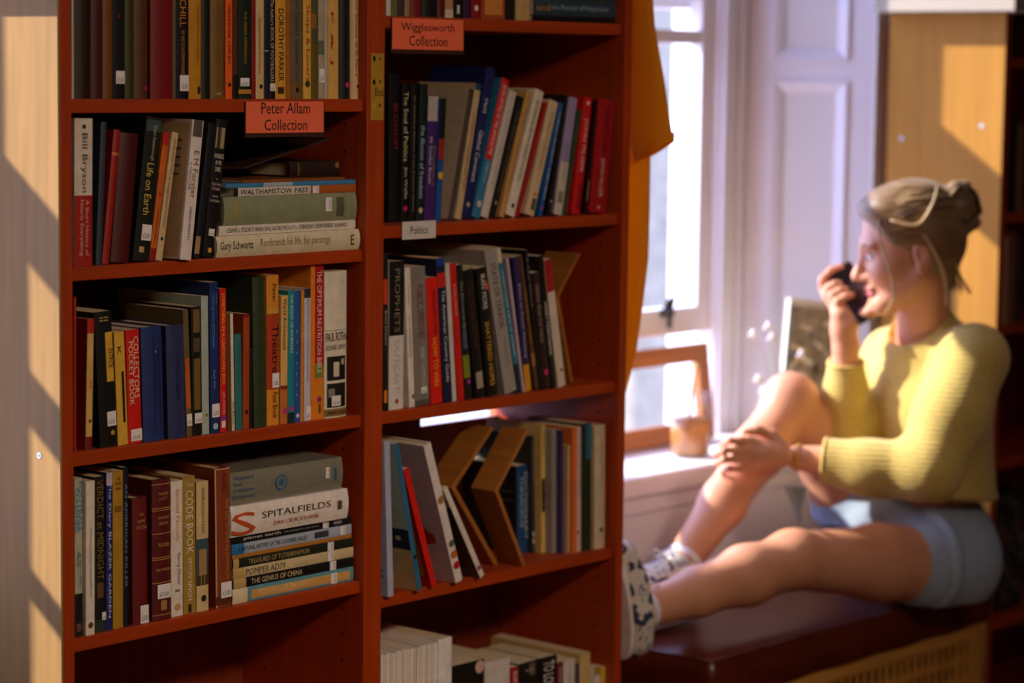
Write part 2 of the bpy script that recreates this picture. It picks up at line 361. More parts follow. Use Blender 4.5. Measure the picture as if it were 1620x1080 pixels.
def book(t, h, d, col, ops, label, group, n=0):
    """spine at y=0 facing -y, thickness along x, height along z; returns the root"""
    o = dict(hb=False, rnd=0.0)
    for q in ops:
        if q[0] == 'hb': o['hb'] = True
        if q[0] == 'rnd': o['rnd'] = q[1]
        if q[0] == 'pages': o['pages'] = q[1]
    root = thing('book', label, 'book', group=group)
    hb = o['hb']; bt = min(0.0026 if hb else 0.0008, t*0.25); ov = 0.003 if hb else 0.0
    C = cm(col); c = MB()
    bulge = o['rnd'] or (min(0.004, t*0.14) if hb else min(0.0012, t*0.06))
    def ys(x): return -bulge*(1-(2*x/t-1)**2)
    N = 7; xs_ = [t*i/(N-1) for i in range(N)]
    outer = [(x, ys(x)) for x in xs_]; sp = max(bt, 0.0008)
    poly = outer+[(t, d), (t-bt, d), (t-bt, sp+0.001)]+[(bt, sp+0.001), (bt, d), (0, d)]
    nV = len(poly); V = [(x, y, 0) for x, y in poly]+[(x, y, h) for x, y in poly]
    c.add(V, [(i, (i+1) % nV, nV+(i+1) % nV, nV+i) for i in range(nV)], C)
    # rims: spine strip and the two boards as quads
    for z, fl in ((0, 1), (h, 0)):
        R = [[(x, y, z) for x, y in outer]+[(t, sp+0.001, z), (0, sp+0.001, z)],
             [(0, sp+0.001, z), (bt, sp+0.001, z), (bt, d, z), (0, d, z)], [(t-bt, sp+0.001, z), (t, sp+0.001, z), (t, d, z), (t-bt, d, z)]]
        for r in R: c.quad(r[::-1] if fl else r, C)
    def strip(x0, x1, z0, z1, m, off):
        xx = [x0+(x1-x0)*i/4 for i in range(5)]
        V = [(x, ys(x)-off, z0) for x in xx]+[(x, ys(x)-off, z1) for x in xx]
        c.add(V, [(i, i+1, 6+i, 5+i) for i in range(4)], m)
    k = 0; st = []
    for q in ops:
        k += 1; off = 0.0002+0.00005*k
        if q[0] == 'b': strip(0, t, h*(1-q[2]), h*(1-q[1]), cm(q[3]), off)
        elif q[0] == 'p': strip(t*q[3], t*q[4], h*(1-q[2]), h*(1-q[1]), cm(q[5]), off)
        elif q[0] == 'd':
            r = q[3]*t; x0 = t*q[1]; z0 = h*(1-q[2])
            c.quad([(x0+r*math.cos(a*math.pi/7), min(ys(x0+r*math.cos(a*math.pi/7)), ys(x0))-off-0.0003, z0+r*math.sin(a*math.pi/7)) for a in range(14)], cm(q[4]))
        elif q[0] in ('t', 'u'):
            _, s, tc, f0, f1, wd = q[:6]; oc = q[6] if len(q) > 6 else 0.5
            hh = t*wd; xb = t*oc-hh/2; yy = min(ys(xb), ys(xb+hh), -bulge*0.95)-off-0.0004
            if q[0] == 't': c.text(s, (xb, yy, h*(1-f0)), (0, 0, -1), (1, 0, 0), h*(f1-f0), hh, cm(tc))
            else: c.text(s, (xb+hh, yy, h*(1-f1)), (0, 0, 1), (-1, 0, 0), h*(f1-f0), hh, cm(tc))
        elif q[0] == 'h':
            _, s, tc, f0, f1, wd = q[:6]
            c.text(s, (t*(0.5-wd/2), -bulge-off-0.0004, h*(1-f1)), (1, 0, 0), (0, 0, 1), t*wd, h*(f1-f0), cm(tc), fit=True)
        elif q[0] == 'cl':                 # printed areas of the left cover: polygons in (depth, height) fractions
            c.quad([(-0.0002-0.0001*k, d*a, h*b) for a, b in q[1]], cm(q[2]))
        elif q[0] == 's': st.append((q, off))
    c.build('cover', root)
    p = MB(); p.box((bt+0.0001, sp+0.0012, ov), (t-bt-0.0001, d-ov-0.0005, h-ov), mat(o.get('pages', '#e0cfa8'), 0.85, 0.12, 120.0, 0.3, (60, 1, 1)))
    p.build('page_block', root)
    for q, off in st:
        s_ = MB(); _, f, x0, x1, hh = q[:5]
        yy = -bulge-off-0.0006; a0, a1 = t*x0, t*x1; z0, z1 = h*(1-f)-hh/2, h*(1-f)+hh/2
        s_.box((a0, yy, z0), (a1, yy+0.0003, z1), STICK)
        s_.text('£2.50' if (n+int(f*100)) % 2 else '£3.00', (a0+(a1-a0)*0.15, yy-0.0002, z0+hh*0.15), (1, 0, 0), (0, 0, 1), (a1-a0)*0.7, hh*0.3, INK)
        s_.build('price_sticker', root)
    return root
def rect(B, shr=0):                        # corners of a leaning book in the shelf plane
    x, z, th, t, h = B['x'], B['z'], B['th'], B['t'], B['h']
    c_, s_ = math.cos(th), math.sin(th)
    R = lambda a, b: np.array([x+a*c_+b*s_, z-a*s_+b*c_])
    return [R(0, 0), R(t, 0), R(t, h), R(0, h)]
def pen(A, B):                             # how deep two leaning books cut into each other
    best = 1e9
    for P, Q in ((A, B), (B, A)):
        for i in range(2):
            e = P[i+1]-P[i]; n = np.array([-e[1], e[0]])/np.linalg.norm(e)
            for n in (n,):
                a = [n@p for p in A]; b = [n@p for p in B]
                best = min(best, max(a)-min(b), max(b)-min(a))
    return max(best, 0)
SHELVED = []
def row(key, data, yf=0.020, zt=None):
    z = ZL[key]; L = []
    grp = 'upright books on '+ROWNAME[key]
    for (xb0, xb1, xt0, yt, col, look, *ops) in data:
        y = yf(xb0) if callable(yf) else yf; d = 0.135
        for q in ops:
            if q[0] == 'yf': y = q[1]
            if q[0] == 'depth': d = q[1]
        s0, s1 = sx(xb0, y, z), sx(xb1, y, z)
        T = at(xt0, yt, y); hgt = max(T[2]-z, 0.03)
        th = math.atan2(T[0]-s0, hgt); 
        B = dict(t=max((s1-s0)*math.cos(th)*0.985, 0.003), th=th, y=y, d=min(d, 0.284-y), col=col, look=look, ops=ops, z=z)
        B['h'] = hgt/math.cos(th)-(0 if th < 0 else B['t']*math.tan(abs(th))*0.5)
        L.append(B)
        if th >= 0: B['x'] = s1-B['t']*math.cos(th); B['z'] = z+B['t']*math.sin(th)
        else: B['x'] = s0
        B['z'] += 0.0002
    lo, hi = (BT*0+0.0006, 0.6090) if key[0] == 'L' else (0.6516, 1.2788) if key[0] == 'R' else (-9, 9)
    for B in L:
        ql = rect(B); mn = min(q[0] for q in ql); mx = max(q[0] for q in ql)
        if mn < lo: B['x'] += lo-mn
        if mx > hi: B['x'] -= mx-hi
    for it in range(30):                   # trim thickness until no neighbours touch
        ok = True
        for i, j in [(i, j) for i in range(len(L)) for j in (i+1, i+2, i+3) if j < len(L)]:
            A, B = L[i], L[j]; p = pen(rect(A), rect(B))
            if p > 0.0002:
                ok = False
                ca = min(p*0.55+0.0001, A['t']*0.3) ; cb = min(p*0.55+0.0001, B['t']*0.3)
                A['t'] -= ca
                if A['th'] >= 0: A['z'] -= ca*math.sin(A['th'])
                B['t'] -= cb; B['x'] += cb*math.cos(B['th'])
                if B['th'] < 0: B['x'] += 0; B['z'] += 0
        if ok: break
    if not ok: print('ROW', key, [(i, j, round(pen(rect(L[i]), rect(L[j])), 4)) for i in range(len(L)) for j in range(i+1, len(L)) if pen(rect(L[i]), rect(L[j])) > 0.0003])
    for B in L:
        if B['th'] >= 0: B['z'] = z+0.0002+B['t']*math.sin(B['th'])
        ql = rect(B); mn = min(q[0] for q in ql); mx = max(q[0] for q in ql)
        if mn < lo: B['x'] += lo-mn
        if mx > hi: B['x'] -= mx-hi
    for i, B in enumerate(L):
        r = book(B['t'], B['h'], B['d'], B['col'], B['ops'], '%s, %s from left in %s' % (B['look'], ORD[i], ROWNAME[key]), grp, i)
        r.location = (B['x'], B['y'], B['z']); r.rotation_euler = (0, B['th'], 0)
    return L
def stack(key, data, yf=0.022):
    z = ZL[key]+0.0003; grp = 'stacked books on '+ROWNAME[key]
    for i, (x0, x1, ytr, ybr, col, look, *ops) in enumerate(data):
        y = yf; d = 0.19
        for q in ops:
            if q[0] == 'yf': y = q[1]
            if q[0] == 'depth': d = q[1]
        A = at(x1, ytr, y); Bq = at(x1, ybr, y); t = max(A[2]-Bq[2], 0.003)
        s1 = min(A[0], 0.606 if key[0] == 'L' else 1.277); s0 = sx(x0, y, z)
        r = book(t, s1-s0, min(d, 0.29-y), col, ops, '%s, %s up in %s stack' % (look, ORD[i], ROWNAME[key].replace(' row', '-row')), grp, i)
        r.location = (s1, y, z); r.rotation_euler = (0, -math.pi/2, 0)
        z += t+0.0004
# ---- left bookcase, top row (upper ends are above the picture)
row('L1', [
 (113.5,117,113,-25,'#cfc4b0','thin pale pamphlet',('yf',0.012)),
 (117.5,143,117,-38,'#2e0d0a','very dark maroon hardback',('hb',)),
 (143,161.5,143,-30,'#4d140c','dark reddish brown hardback',('hb',)),
 (162,177,162,-22,'#7a4a10','golden brown plain volume',('hb',)),
 (177,197,177,-45,'#0b0d0b','black hardback with low white price sticker',('s',0.83,0.25,0.95,0.019),('d',0.5,0.35,0.12,'#7a1a12')),
 (197,210.5,197,-30,'#3f3a12','thin olive green volume',('hb',)),
 (211,233,211,-42,'#58300f','worn brown hardback with magenta dot',('hb',),('d',0.75,0.915,0.12,'#c81a78')),
 (237,272.5,237,-48,'#7c0a12','wide crimson hardback',('hb',),('b',0.02,0.025,'#4a0508')),
 (273,278,273,-38,'#6b5d48','thin grey-brown booklet'),
 (278,298,278,-44,'#0a0a0c','black hardback with orange capital lettering',('t','CHURCHILL','#d98a1e',-0.02,0.43,0.5),('t','BY HIS CONTEMPORARIES','#c98a2c',0.46,0.82,0.26),('s',0.875,0.25,0.95,0.024)),
 (298,317.5,298,-40,'#c98a1c','amber paperback with tiny red lettering',('t','Collected Stories and Sketches','#a0501a',0.25,0.7,0.22,0.75),('p',0.9,0.96,0.7,0.95,'#3a1208')),
 (318,331,318,-36,'#10160c','narrow black-green hardback',('hb',)),
 (332,354,332,-46,'#7a5520','tan speckled cloth hardback',('hb',),('h','1907','#d8cfa8',0.95,0.97,0.8)),
 (356.5,367.5,356.5,-30,'#f0640f','bright orange slim paperback',('t','GEORGE MIKES','#2a0d04',0.2,0.7,0.28),('d',0.55,0.88,0.22,'#140a06')),
 (368.5,376,368.5,-20,'#5a2c0c','narrow brown volume with dark base',('b',0.78,1,'#150c08')),
 (377,397.5,377,-42,'#0e2413','bottle green hardback with gold lettering',('t','THE GREEK EXPERIENCE','#b98a2a',0.3,0.72,0.2),('s',0.865,0.1,0.8,0.013),('b',0.925,0.96,'#c98a2c')),
 (398,404,398,-36,'#8e1010','thin dark red booklet'),
 (404.5,417.5,404.5,-40,'#d9bb84','tan paperback with red lettering',('t','Selected Poems and Letters','#b4531f',0.35,0.8,0.3,0.45),('d',0.6,0.9,0.2,'#14100c')),
 (418,424.5,418,-35,'#1b2030','narrow dark illustrated booklet',('b',0.6,0.605,'#e8e4dc')),
 (425,435,425,-40,'#0c0c0e','black slim paperback with white lettering',('t',"The Author's BOOK OF FOOTBALLERS",'#d8cfc0',0.2,0.86,0.5),('s',0.905,0.15,0.95,0.012)),
 (435.5,452,435.5,-42,'#e0a132','amber paperback with black capital lettering',('t','DOROTHY PARKER','#16100a',0.28,0.86,0.5),('p',0.905,0.96,0.2,0.8,'#3a2410')),
 (452.5,460,452.5,-32,'#a5631c','narrow ginger brown volume'),
 (460.5,478,460.5,-44,'#6d604c','grey-brown paperback with oval mark',('t','Short Stories Volume One','#3d352a',0.15,0.86,0.35),('p',0.87,1,0,1,'#7a5a2e'),('d',0.5,0.93,0.16,'#1c140e')),
 (479.5,492,479.5,-40,'#e2b24a','yellow paperback with red script',('t','Mr Shops & Lovers','#c01d12',0.1,0.86,0.62),('d',0.5,0.88,0.3,'#3a2a14')),
 (492.5,503,492.5,-36,'#69571e','mottled green and amber paperback',('p',0.1,0.55,0.1,0.9,'#4a5230'),('p',0.3,0.42,0,0.7,'#a0661e')),
 (503.5,512.5,503.5,-28,'#b7a78d','narrow grey paperback with large sticker',('s',0.8,0.05,0.98,0.022),('b',0.5,0.62,'#6a705c')),
 (513,518.5,513,-38,'#c4b6a4','thin pale grey booklet'),
 (519,535.5,519,-40,'#e0b058','torn amber paperback with red marks',('t','F & J','#b0281a',0.3,0.72,0.3,0.3)),
 (537,556,537,-46,'#0a120c','black hardback with magenta dot',('hb',),('d',0.62,0.89,0.19,'#e01a8c')),
 (557.5,573,557.5,-43,'#dcb888','cream cloth volume with rounded spine',('rnd',0.006),('t','Carnival Burmese de St. Pierre','#4a3018',0.12,0.82,0.28),('d',0.65,0.9,0.15,'#1a120c')),
])
# ---- left bookcase, second row
row('L2', [
 (117,145.5,117.5,187.5,'#e6d6c4','white and blood-red paperback',('b',0.52,1,'#a8200f'),('t','Bill Bryson','#241c1a',0.1,0.5,0.38,0.5),('t','A Short History of','#e2b9a0',0.55,0.93,0.24,0.66),('t','Nearly Everything','#e2b9a0',0.55,0.93,0.24,0.36),('d',0.5,0.055,0.1,'#14100e'),('yf',0.014)),
 (151.5,160,160,193,'#2f3d4c','dark slate blue hardback',('hb',),('depth',0.2),('yf',0.012)),
 (161,172,180,205.5,'#a3160c','scarlet slim cloth volume',('hb',),('b',0.17,0.19,'#c97a3a')),
 (174,203,190,211,'#4d0b0c','thick dark maroon hardback',('hb',)),
 (209,235,231.5,185.5,'#12160f','black nature hardback with gold lettering',('t','David Attenborough','#c9b48a',0.06,0.3,0.26,0.55),('t','Life on Earth','#e0c060',0.32,0.68,0.42,0.5),('s',0.8,0.35,0.95,0.024),('p',0.9,0.94,0.3,0.6,'#c9a070'),('p',0.02,0.1,0.05,0.95,'#3c4f50')),
 (235.5,245,259,209.5,'#d4691a','slim orange paperback with red ends',('b',0,0.1,'#c41a10'),('b',0.9,1,'#8e1410'),('d',0.5,0.48,0.25,'#b4280f'),('t','UNCLE SILAS AND COMPANY','#5a220c',0.6,0.85,0.3)),
 (245.5,256,272,209.5,'#d8bd8c','slim tan paperback',('t','JOHN MORTIMER  A Voyage Round My Father','#4a3a22',0.05,0.75,0.4),('d',0.5,0.83,0.22,'#2a3040')),
 (284,302,304.5,190,'#e8ddd6','white illustrated biography pulled slightly forward',('yf',0.0),('depth',0.19),('t','E M Forster','#8a5d28',0.22,0.56,0.45,0.58),('t','A NEW LIFE','#9a9694',0.3,0.5,0.2,0.16),('t','WENDY MOFFAT','#5a5450',0.62,0.86,0.22,0.5),('p',0,0.12,0.1,0.9,'#5e5248'),('cl',((0.02,0.02),(0.9,0.02),(0.9,0.98),(0.02,0.98)),'#c9a878'),('cl',((0.1,0.6),(0.5,0.6),(0.5,0.615),(0.1,0.615)),'#5a3c1e'),('cl',((0.1,0.66),(0.6,0.66),(0.6,0.675),(0.1,0.675)),'#5a3c1e'),('cl',((0.1,0.72),(0.55,0.72),(0.55,0.735),(0.1,0.735)),'#5a3c1e'),('cl',((0.1,0.78),(0.6,0.78),(0.6,0.795),(0.1,0.795)),'#5a3c1e'),('cl',((0.1,0.84),(0.5,0.84),(0.5,0.855),(0.1,0.855)),'#5a3c1e')),
 (306,318,330,195,'#10131c','navy black hardback with tan foot label',('p',0.84,0.97,0,0.6,'#b08a5a')),
 (319.5,338,342,189,'#0b0a0b','black film book with photograph at top',('p',0.06,0.21,0.1,0.85,'#b09a74'),('p',0.06,0.21,0.2,0.5,'#3c4038'),('h','MORNINGS','#e8e0d4',0.25,0.285,0.8),('h','IN THE','#e8e0d4',0.3,0.33,0.5),('h','DARK','#e8e0d4',0.345,0.38,0.5),('h','The','#d9b9ae',0.425,0.44,0.2),('h','Graham Greene','#d9b9ae',0.455,0.48,0.85),('h','Film Reader','#d9b9ae',0.49,0.515,0.7),('h','Edited by','#d8d0c4',0.55,0.57,0.5),('h','David Parkinson','#d8d0c4',0.58,0.6,0.8),('s',0.82,0.25,0.75,0.011),('d',0.5,0.95,0.18,'#d9a52c')),
])
stack('L2', [
 (341,577.5,360.5,392,'#dccfae','large cream art book',('hb',),('depth',0.23),('rnd',0.004),('t','Gary Schwartz','#2c2620',0.02,0.24,0.5),('t','Rembrandt his life, his paintings','#a08a70',0.29,0.78,0.5,0.55),('t','E','#2a2418',0.93,0.955,0.5),('yf',0.014)),
 (346,570,346,360,'#e4d8cc','thin white paperback with upside-down title',('u','DANNY OBERSNEED LIKEABLE * LUTON FROM THE WAR CASTLE * SAVED','#4a3c34',0.05,0.93,0.5)),
 (352,567.5,301,344,'#8d9272','thick sage green cloth volume',('hb',),('depth',0.2),('p',0.06,0.12,0.2,0.85,'#98925c'),('p',0.84,0.9,0.15,0.85,'#5a5c40'),('s',0.775,0.35,0.85,0.014),('b',0.93,0.935,'#b0aa84')),
 (369,566,286,298.5,'#ddd2c8','white and rust-orange paperback',('b',0.62,1,'#b05a22'),('b',0,0.035,'#1a1814'),('t','WALTHAMSTOW PAST','#2c2218',0.05,0.6,0.62),('s',0.66,0.05,0.95,0.014)),
 (357,569.5,277,283.5,'#3f86b8','thin bright blue paperback',('b',0.28,0.5,'#a9b4bc')),
 (384,546,271,275,'#8a4c14','thin ginger-brown booklet'),
 (456,540,245,269,'#2a140c','old dark leather book with gilt rosettes',('hb',),('yf',0.06),('d',0.72,0.93,0.2,'#8a6a22'),('p',0.16,0.18,0.1,0.9,'#8a6a22'),('p',0.2,0.205,0.1,0.9,'#8a6a22')),
])
A_, B_ = at(386, 268.5, 0.06), at(521, 222, 0.06); dl = B_-A_
r = book(0.0032, float(np.hypot(dl[0], dl[2])), 0.15, '#3a2420', [('pages', '#c99a90')], 'thin pink-edged magazine tilted over the stack in left bookcase, second row', 'stacked books on '+ROWNAME['L2'], 0)
r.location = (A_[0], 0.06, A_[2]+0.004); r.rotation_euler = (0, math.atan2(dl[0], dl[2]), 0)
# ---- left bookcase, third row
row('L3', [
 (117.5,121,117,470,'#b01a10','narrow red hardback against the bookcase side',('hb',)),
 (135,147,138.5,505,'#e0b768','yellow hardback with red head and foot',('hb',),('b',0,0.11,'#b8180f'),('b',0.9,1,'#7c0f0d'),('cl',((0,0),(1,0),(1,1),(0,1)),'#a8140c'),('depth',0.17),('d',0.5,0.78,0.2,'#14100c'),('t','O','#b02010',0.47,0.53,0.4)),
 (157,185.5,147,495,'#0b0b0c','black hardback with yellow side panel',('p',0.155,0.52,0.55,1,'#e3b13a'),('t','PATRICK','#1a1408',0.28,0.42,0.28,0.82),('s',0.795,0.45,0.98,0.022),('d',0.75,0.9,0.12,'#c9a22a'),('h','==','#c9a86a',0.04,0.07,0.5)),
 (187,203,180,526,'#e2b23c','yellow paperback with black side strip',('t','K','#16100a',0.13,0.2,0.4,0.4),('p',0.35,0.8,0.55,0.8,'#181410')),
 (203.5,224.5,198.5,523,'#d8180f','red pocket guide with cream lettering',('t','COLLECTORS','#f0d9b0',0.06,0.6,0.36,0.7),('t','POCKET BOOK','#f0d9b0',0.1,0.66,0.36,0.3),('s',0.925,0.15,0.98,0.018)),
 (227,260,222,519,'#1f3470','royal blue cloth hardback with dark border',('hb',),('p',0.08,0.9,0.5,0.54,'#0c1838'),('p',0.08,0.9,0.8,0.84,'#0c1838'),('t','ANOTHER GOOD STORY','#16285c',0.2,0.75,0.2,0.67),('d',0.62,0.22,0.05,'#b8b4b0')),
 (266,294,262,516,'#2c3260','faded indigo cloth hardback',('hb',),('t','From Russia','#141a3a',0.3,0.65,0.22,0.55)),
 (295.5,304,289,490,'#6b5a38','narrow brown booklet with price sticker',('p',0.38,0.78,0.1,0.9,'#c9641c'),('s',0.87,0.02,0.98,0.019)),
 (304.5,319,302,486,'#15110d','black volume with ornate gilt pattern',('p',0.02,0.2,0.2,0.9,'#7a5f2e'),('p',0.24,0.35,0.2,0.9,'#564730'),('p',0.4,0.8,0.2,0.9,'#7a5f2e'),('s',0.865,0.2,0.98,0.016)),
 (320,331,318,469,'#aebdb4','glossy pale green plastic-covered book',('depth',0.2),('d',0.6,0.86,0.18,'#8a7a30')),
 (333.5,347,331,447,'#12306e','navy dictionary with pale blue lettering',('depth',0.21),('t','CONCISE LAW DICTIONARY','#5c94d8',0.07,0.44,0.3,0.35),('t','Osborn','#5c94d8',0.07,0.15,0.2,0.75),('t','Roger Bird','#9ab4d8',0.58,0.7,0.28,0.4),('s',0.85,0.1,0.98,0.021),('d',0.5,0.955,0.3,'#a9c4e0')),
 (348.5,359,347.5,457,'#d41c12','red paperback with yellow capital lettering',('t','SOMETHING IN A CARDBOARD BOX','#f0c43a',0.03,0.67,0.5),('t','LES FOSTER','#e8d0b8',0.72,0.88,0.3),('d',0.5,0.9,0.38,'#9c2a9c'),('p',0.92,0.97,0.2,0.8,'#e8e0e0')),
 (359.5,366.5,357,496,'#6b3f1c','thin brown paperback'),
 (367,371.5,364,496,'#e4d8c4','very thin white booklet',('t','Alan Bennett','#5a4a3a',0.75,0.95,0.6)),
 (373,383.5,370.5,529,'#2c7472','short teal hardback',('hb',)),
 (384,394,385,497,'#a8451c','rust-brown paperback with dark dot',('d',0.5,0.85,0.25,'#1a0c08'),('b',0,0.03,'#8a1410')),
 (395,399.5,396,552,'#12161e','short thin black booklet'),
 (401.5,421,398.5,439,'#2c3a1c','tall dark green cloth hardback',('hb',),('depth',0.21)),
 (422,441,421.5,436,'#e2932c','orange and amber theatre book',('b',0.22,0.76,'#b8401a'),('t','Theatre','#120c08',0.33,0.65,0.55,0.68),('t','Peter','#2a1a0c',0.06,0.18,0.3,0.6),('t','Peter Brook','#2a1208',0.78,0.95,0.4,0.65),('s',0.7,0.4,0.98,0.023),('p',0.22,0.255,0,1,'#d8a24a')),
 (443,454,444.5,468,'#e8b868','cream paperback with black title lettering',('t','World Architecture','#14100c',0.02,0.42,0.5),('b',0.73,1,'#c9742c'),('d',0.6,0.9,0.3,'#d81a9c'),('b',0.7,0.73,'#8a2a14')),
 (455,465.5,455.5,460,'#1f8a98','teal paperback with white lettering',('t','THE RIGHT OF WORKERS','#cfe8e8',0.03,0.47,0.42),('d',0.5,0.89,0.3,'#d01a8c'),('b',0.92,1,'#123238')),
 (466,474.5,466.5,460,'#2858a8','blue paperback with white foot mark',('d',0.5,0.95,0.3,'#cfd8e8'),('t','. . . . . . .','#c9d4e8',0.3,0.8,0.12,0.3)),
 (475,480,476.5,459,'#d88a2c','thin orange booklet'),
 (480.5,491,481,457,'#cfc9dc','lavender-white paperback with small dark lettering',('t','ESCAPE from the Inner Farm to Harmony','#55506a',0.08,0.7,0.3),('b',0,0.07,'#2a3040'),('s',0.94,0.2,0.95,0.022)),
 (491.5,512,491.5,419,'#e8851c','tall orange and crimson nutrition guide',('p',0,0.66,0.3,1,'#b8141c'),('t','THE OPTIMUM NUTRITION BIBLE','#f0d8c0',0.04,0.7,0.36,0.62),('p',0.64,0.73,0.28,0.9,'#7c8a3c'),('d',0.62,0.87,0.16,'#9c1a7c'),('p',0.9,0.96,0.55,0.75,'#7a4a14')),
 (512.5,548,513,430,'#e6ddc8','thick white volume with two photographs',('rnd',0.004),('h','PAUL ROTHA','#14100e',0.415,0.475,0.98),('h','RICHARD GRIFFITH','#6a5c50',0.5,0.535,0.95),('p',0.58,0.745,0.1,0.92,'#1c1c1a'),('p',0.62,0.72,0.35,0.6,'#d8cdb8'),('p',0.6,0.64,0.7,0.85,'#b8b0a0'),('p',0.765,0.93,0.1,0.92,'#1a1c18'),('p',0.8,0.86,0.15,0.4,'#8a8478'),('p',0.4,0.404,0,1,'#8a7c68'),('s',0.885,0.25,0.65,0.017),('b',0.94,0.99,'#8a6a3c'),('h','SPRING BOOKS','#2a1c10',0.955,0.975,0.85)),
])
# ---- left bookcase, fourth row
row('L4', [
 (118.5,132.5,117.5,757,'#b9b9a0','pale sage football book with blue lettering',('t','FOOTBALL','#2c8ab0',0.02,0.34,0.48,0.72),('t','CLASSIFIED','#2c8ab0',0.06,0.34,0.42,0.25),('t','Mark','#1c1c1c',0.47,0.56,0.3,0.4),('t','A Who is Who','#4a4a40',0.48,0.68,0.3,0.7),('b',0.73,1,'#14140f'),('p',0.92,0.97,0.2,0.8,'#7a4a3c')),
 (133.5,149.5,133.5,762,'#ece2d2','plain white paperback with tiny lettering',('t','THE RED BULL BOOK ABOUT THE ALCHEMIST STATE','#7a6a58',0.3,0.75,0.2),('d',0.5,0.935,0.28,'#6a3a1c'),('yf',0.013)),
 (150.5,167,149,755,'#12120e','black hardback with faded gilt capitals',('t','VERDICT at MIDNIGHT','#8a6a36',0.02,0.66,0.6),('p',0.68,0.78,0.2,0.8,'#6a4a2c'),('b',0.92,1,'#2c3a36'),('s',0.9,0.6,0.98,0.012)),
 (167.5,177,168,748,'#232a78','violet-blue paperback with white lettering',('t','The Diary BLAZER GARDEN','#d8dcf0',0.06,0.92,0.55),('b',0,0.08,'#c9b8d0')),
 (178.5,194.5,178,746,'#b98a26','mustard paperback',('h','THE','#4a340c',0.04,0.06,0.4),('h','TROJAN','#4a340c',0.07,0.09,0.7),('h','WAR','#4a340c',0.1,0.12,0.5),('p',0.22,0.26,0.15,0.85,'#8a5c14')),
 (195,203,194.5,740,'#101828','narrow blue-black paperback',('t','AN AMERICAN KILLER','#7c94b8',0.1,0.75,0.5)),
 (210,233.5,208.5,789,'#6c1412','short maroon cloth hardback',('hb',),('h','THE','#c9a060',0.12,0.14,0.3),('h','HOME','#c9a060',0.17,0.195,0.5),('h','DOCTOR','#c9a060',0.22,0.245,0.7),('s',0.925,0.4,0.95,0.028)),
 (240,270,239.5,760,'#5c1010','burgundy encyclopedia with gilt bands',('hb',),('b',0.03,0.036,'#b98a4a'),('b',0.2,0.206,'#b98a4a'),('b',0.215,0.221,'#b98a4a'),('b',0.38,0.386,'#b98a4a'),('b',0.55,0.556,'#b98a4a'),('b',0.565,0.571,'#b98a4a'),('b',0.73,0.736,'#b98a4a'),('b',0.96,0.966,'#b98a4a'),('h','FULLER','#c9a060',0.09,0.11,0.5),('h','LUCY','#c9a060',0.125,0.145,0.4),('h','ANCIENT','#c9a060',0.26,0.28,0.6),('h','LIGHTS','#c9a060',0.3,0.32,0.5),('h','THE EDEN','#c9a060',0.45,0.475,0.6),('h','NEW WRITERS','#c9a060',0.63,0.65,0.75),('p',0.86,0.93,0.38,0.7,'#a8884a'),('s',0.795,0.18,0.88,0.022)),
 (271,289.5,270,762,'#eadfd2','white paperback with orange title lettering',('t','Second Fascism','#e08a3c',0.06,0.44,0.34,0.55),('t','Garry Otton','#3a322c',0.53,0.76,0.34,0.6),('p',0.8,0.82,0.3,0.7,'#8a7a68'),('d',0.5,0.93,0.25,'#c9a06a')),
 (290.5,310,288.5,755,'#a98a34','olive-gold paperback with white lettering',('h','The','#e8dcc0',0.05,0.075,0.6),('t','CODE BOOK','#f0e6d0',0.1,0.56,0.56),('t','SIMON SINGH','#f0e6d0',0.59,0.9,0.34),('p',0.93,0.99,0.35,0.6,'#2c220c')),
 (311,330,310.5,763,'#d9c08c','cream paperback with castle picture',('p',0.44,0.8,0,1,'#3f5560'),('p',0.52,0.8,0.2,0.8,'#b08a50'),('p',0.72,0.8,0,1,'#4a3a24'),('t','HAMMER SCOTLAND TOURIST','#4a3c24',0.05,0.4,0.25),('d',0.55,0.9,0.22,'#2a2014')),
 (341.5,366,339,742,'#8a3c18','worn brown leather volume with pale joints',('hb',),('depth',0.2),('p',0,1,0,0.07,'#c9996a'),('p',0,0.01,0,1,'#c9996a'),('t','THE LIFE OF SAMUEL JOHNSON','#c98a4a',0.22,0.8,0.26,0.62),('t','BOSWELL','#5a2410',0.04,0.18,0.25),('s',0.875,0.22,0.9,0.025),('b',0.92,0.98,'#5c2410')),
])
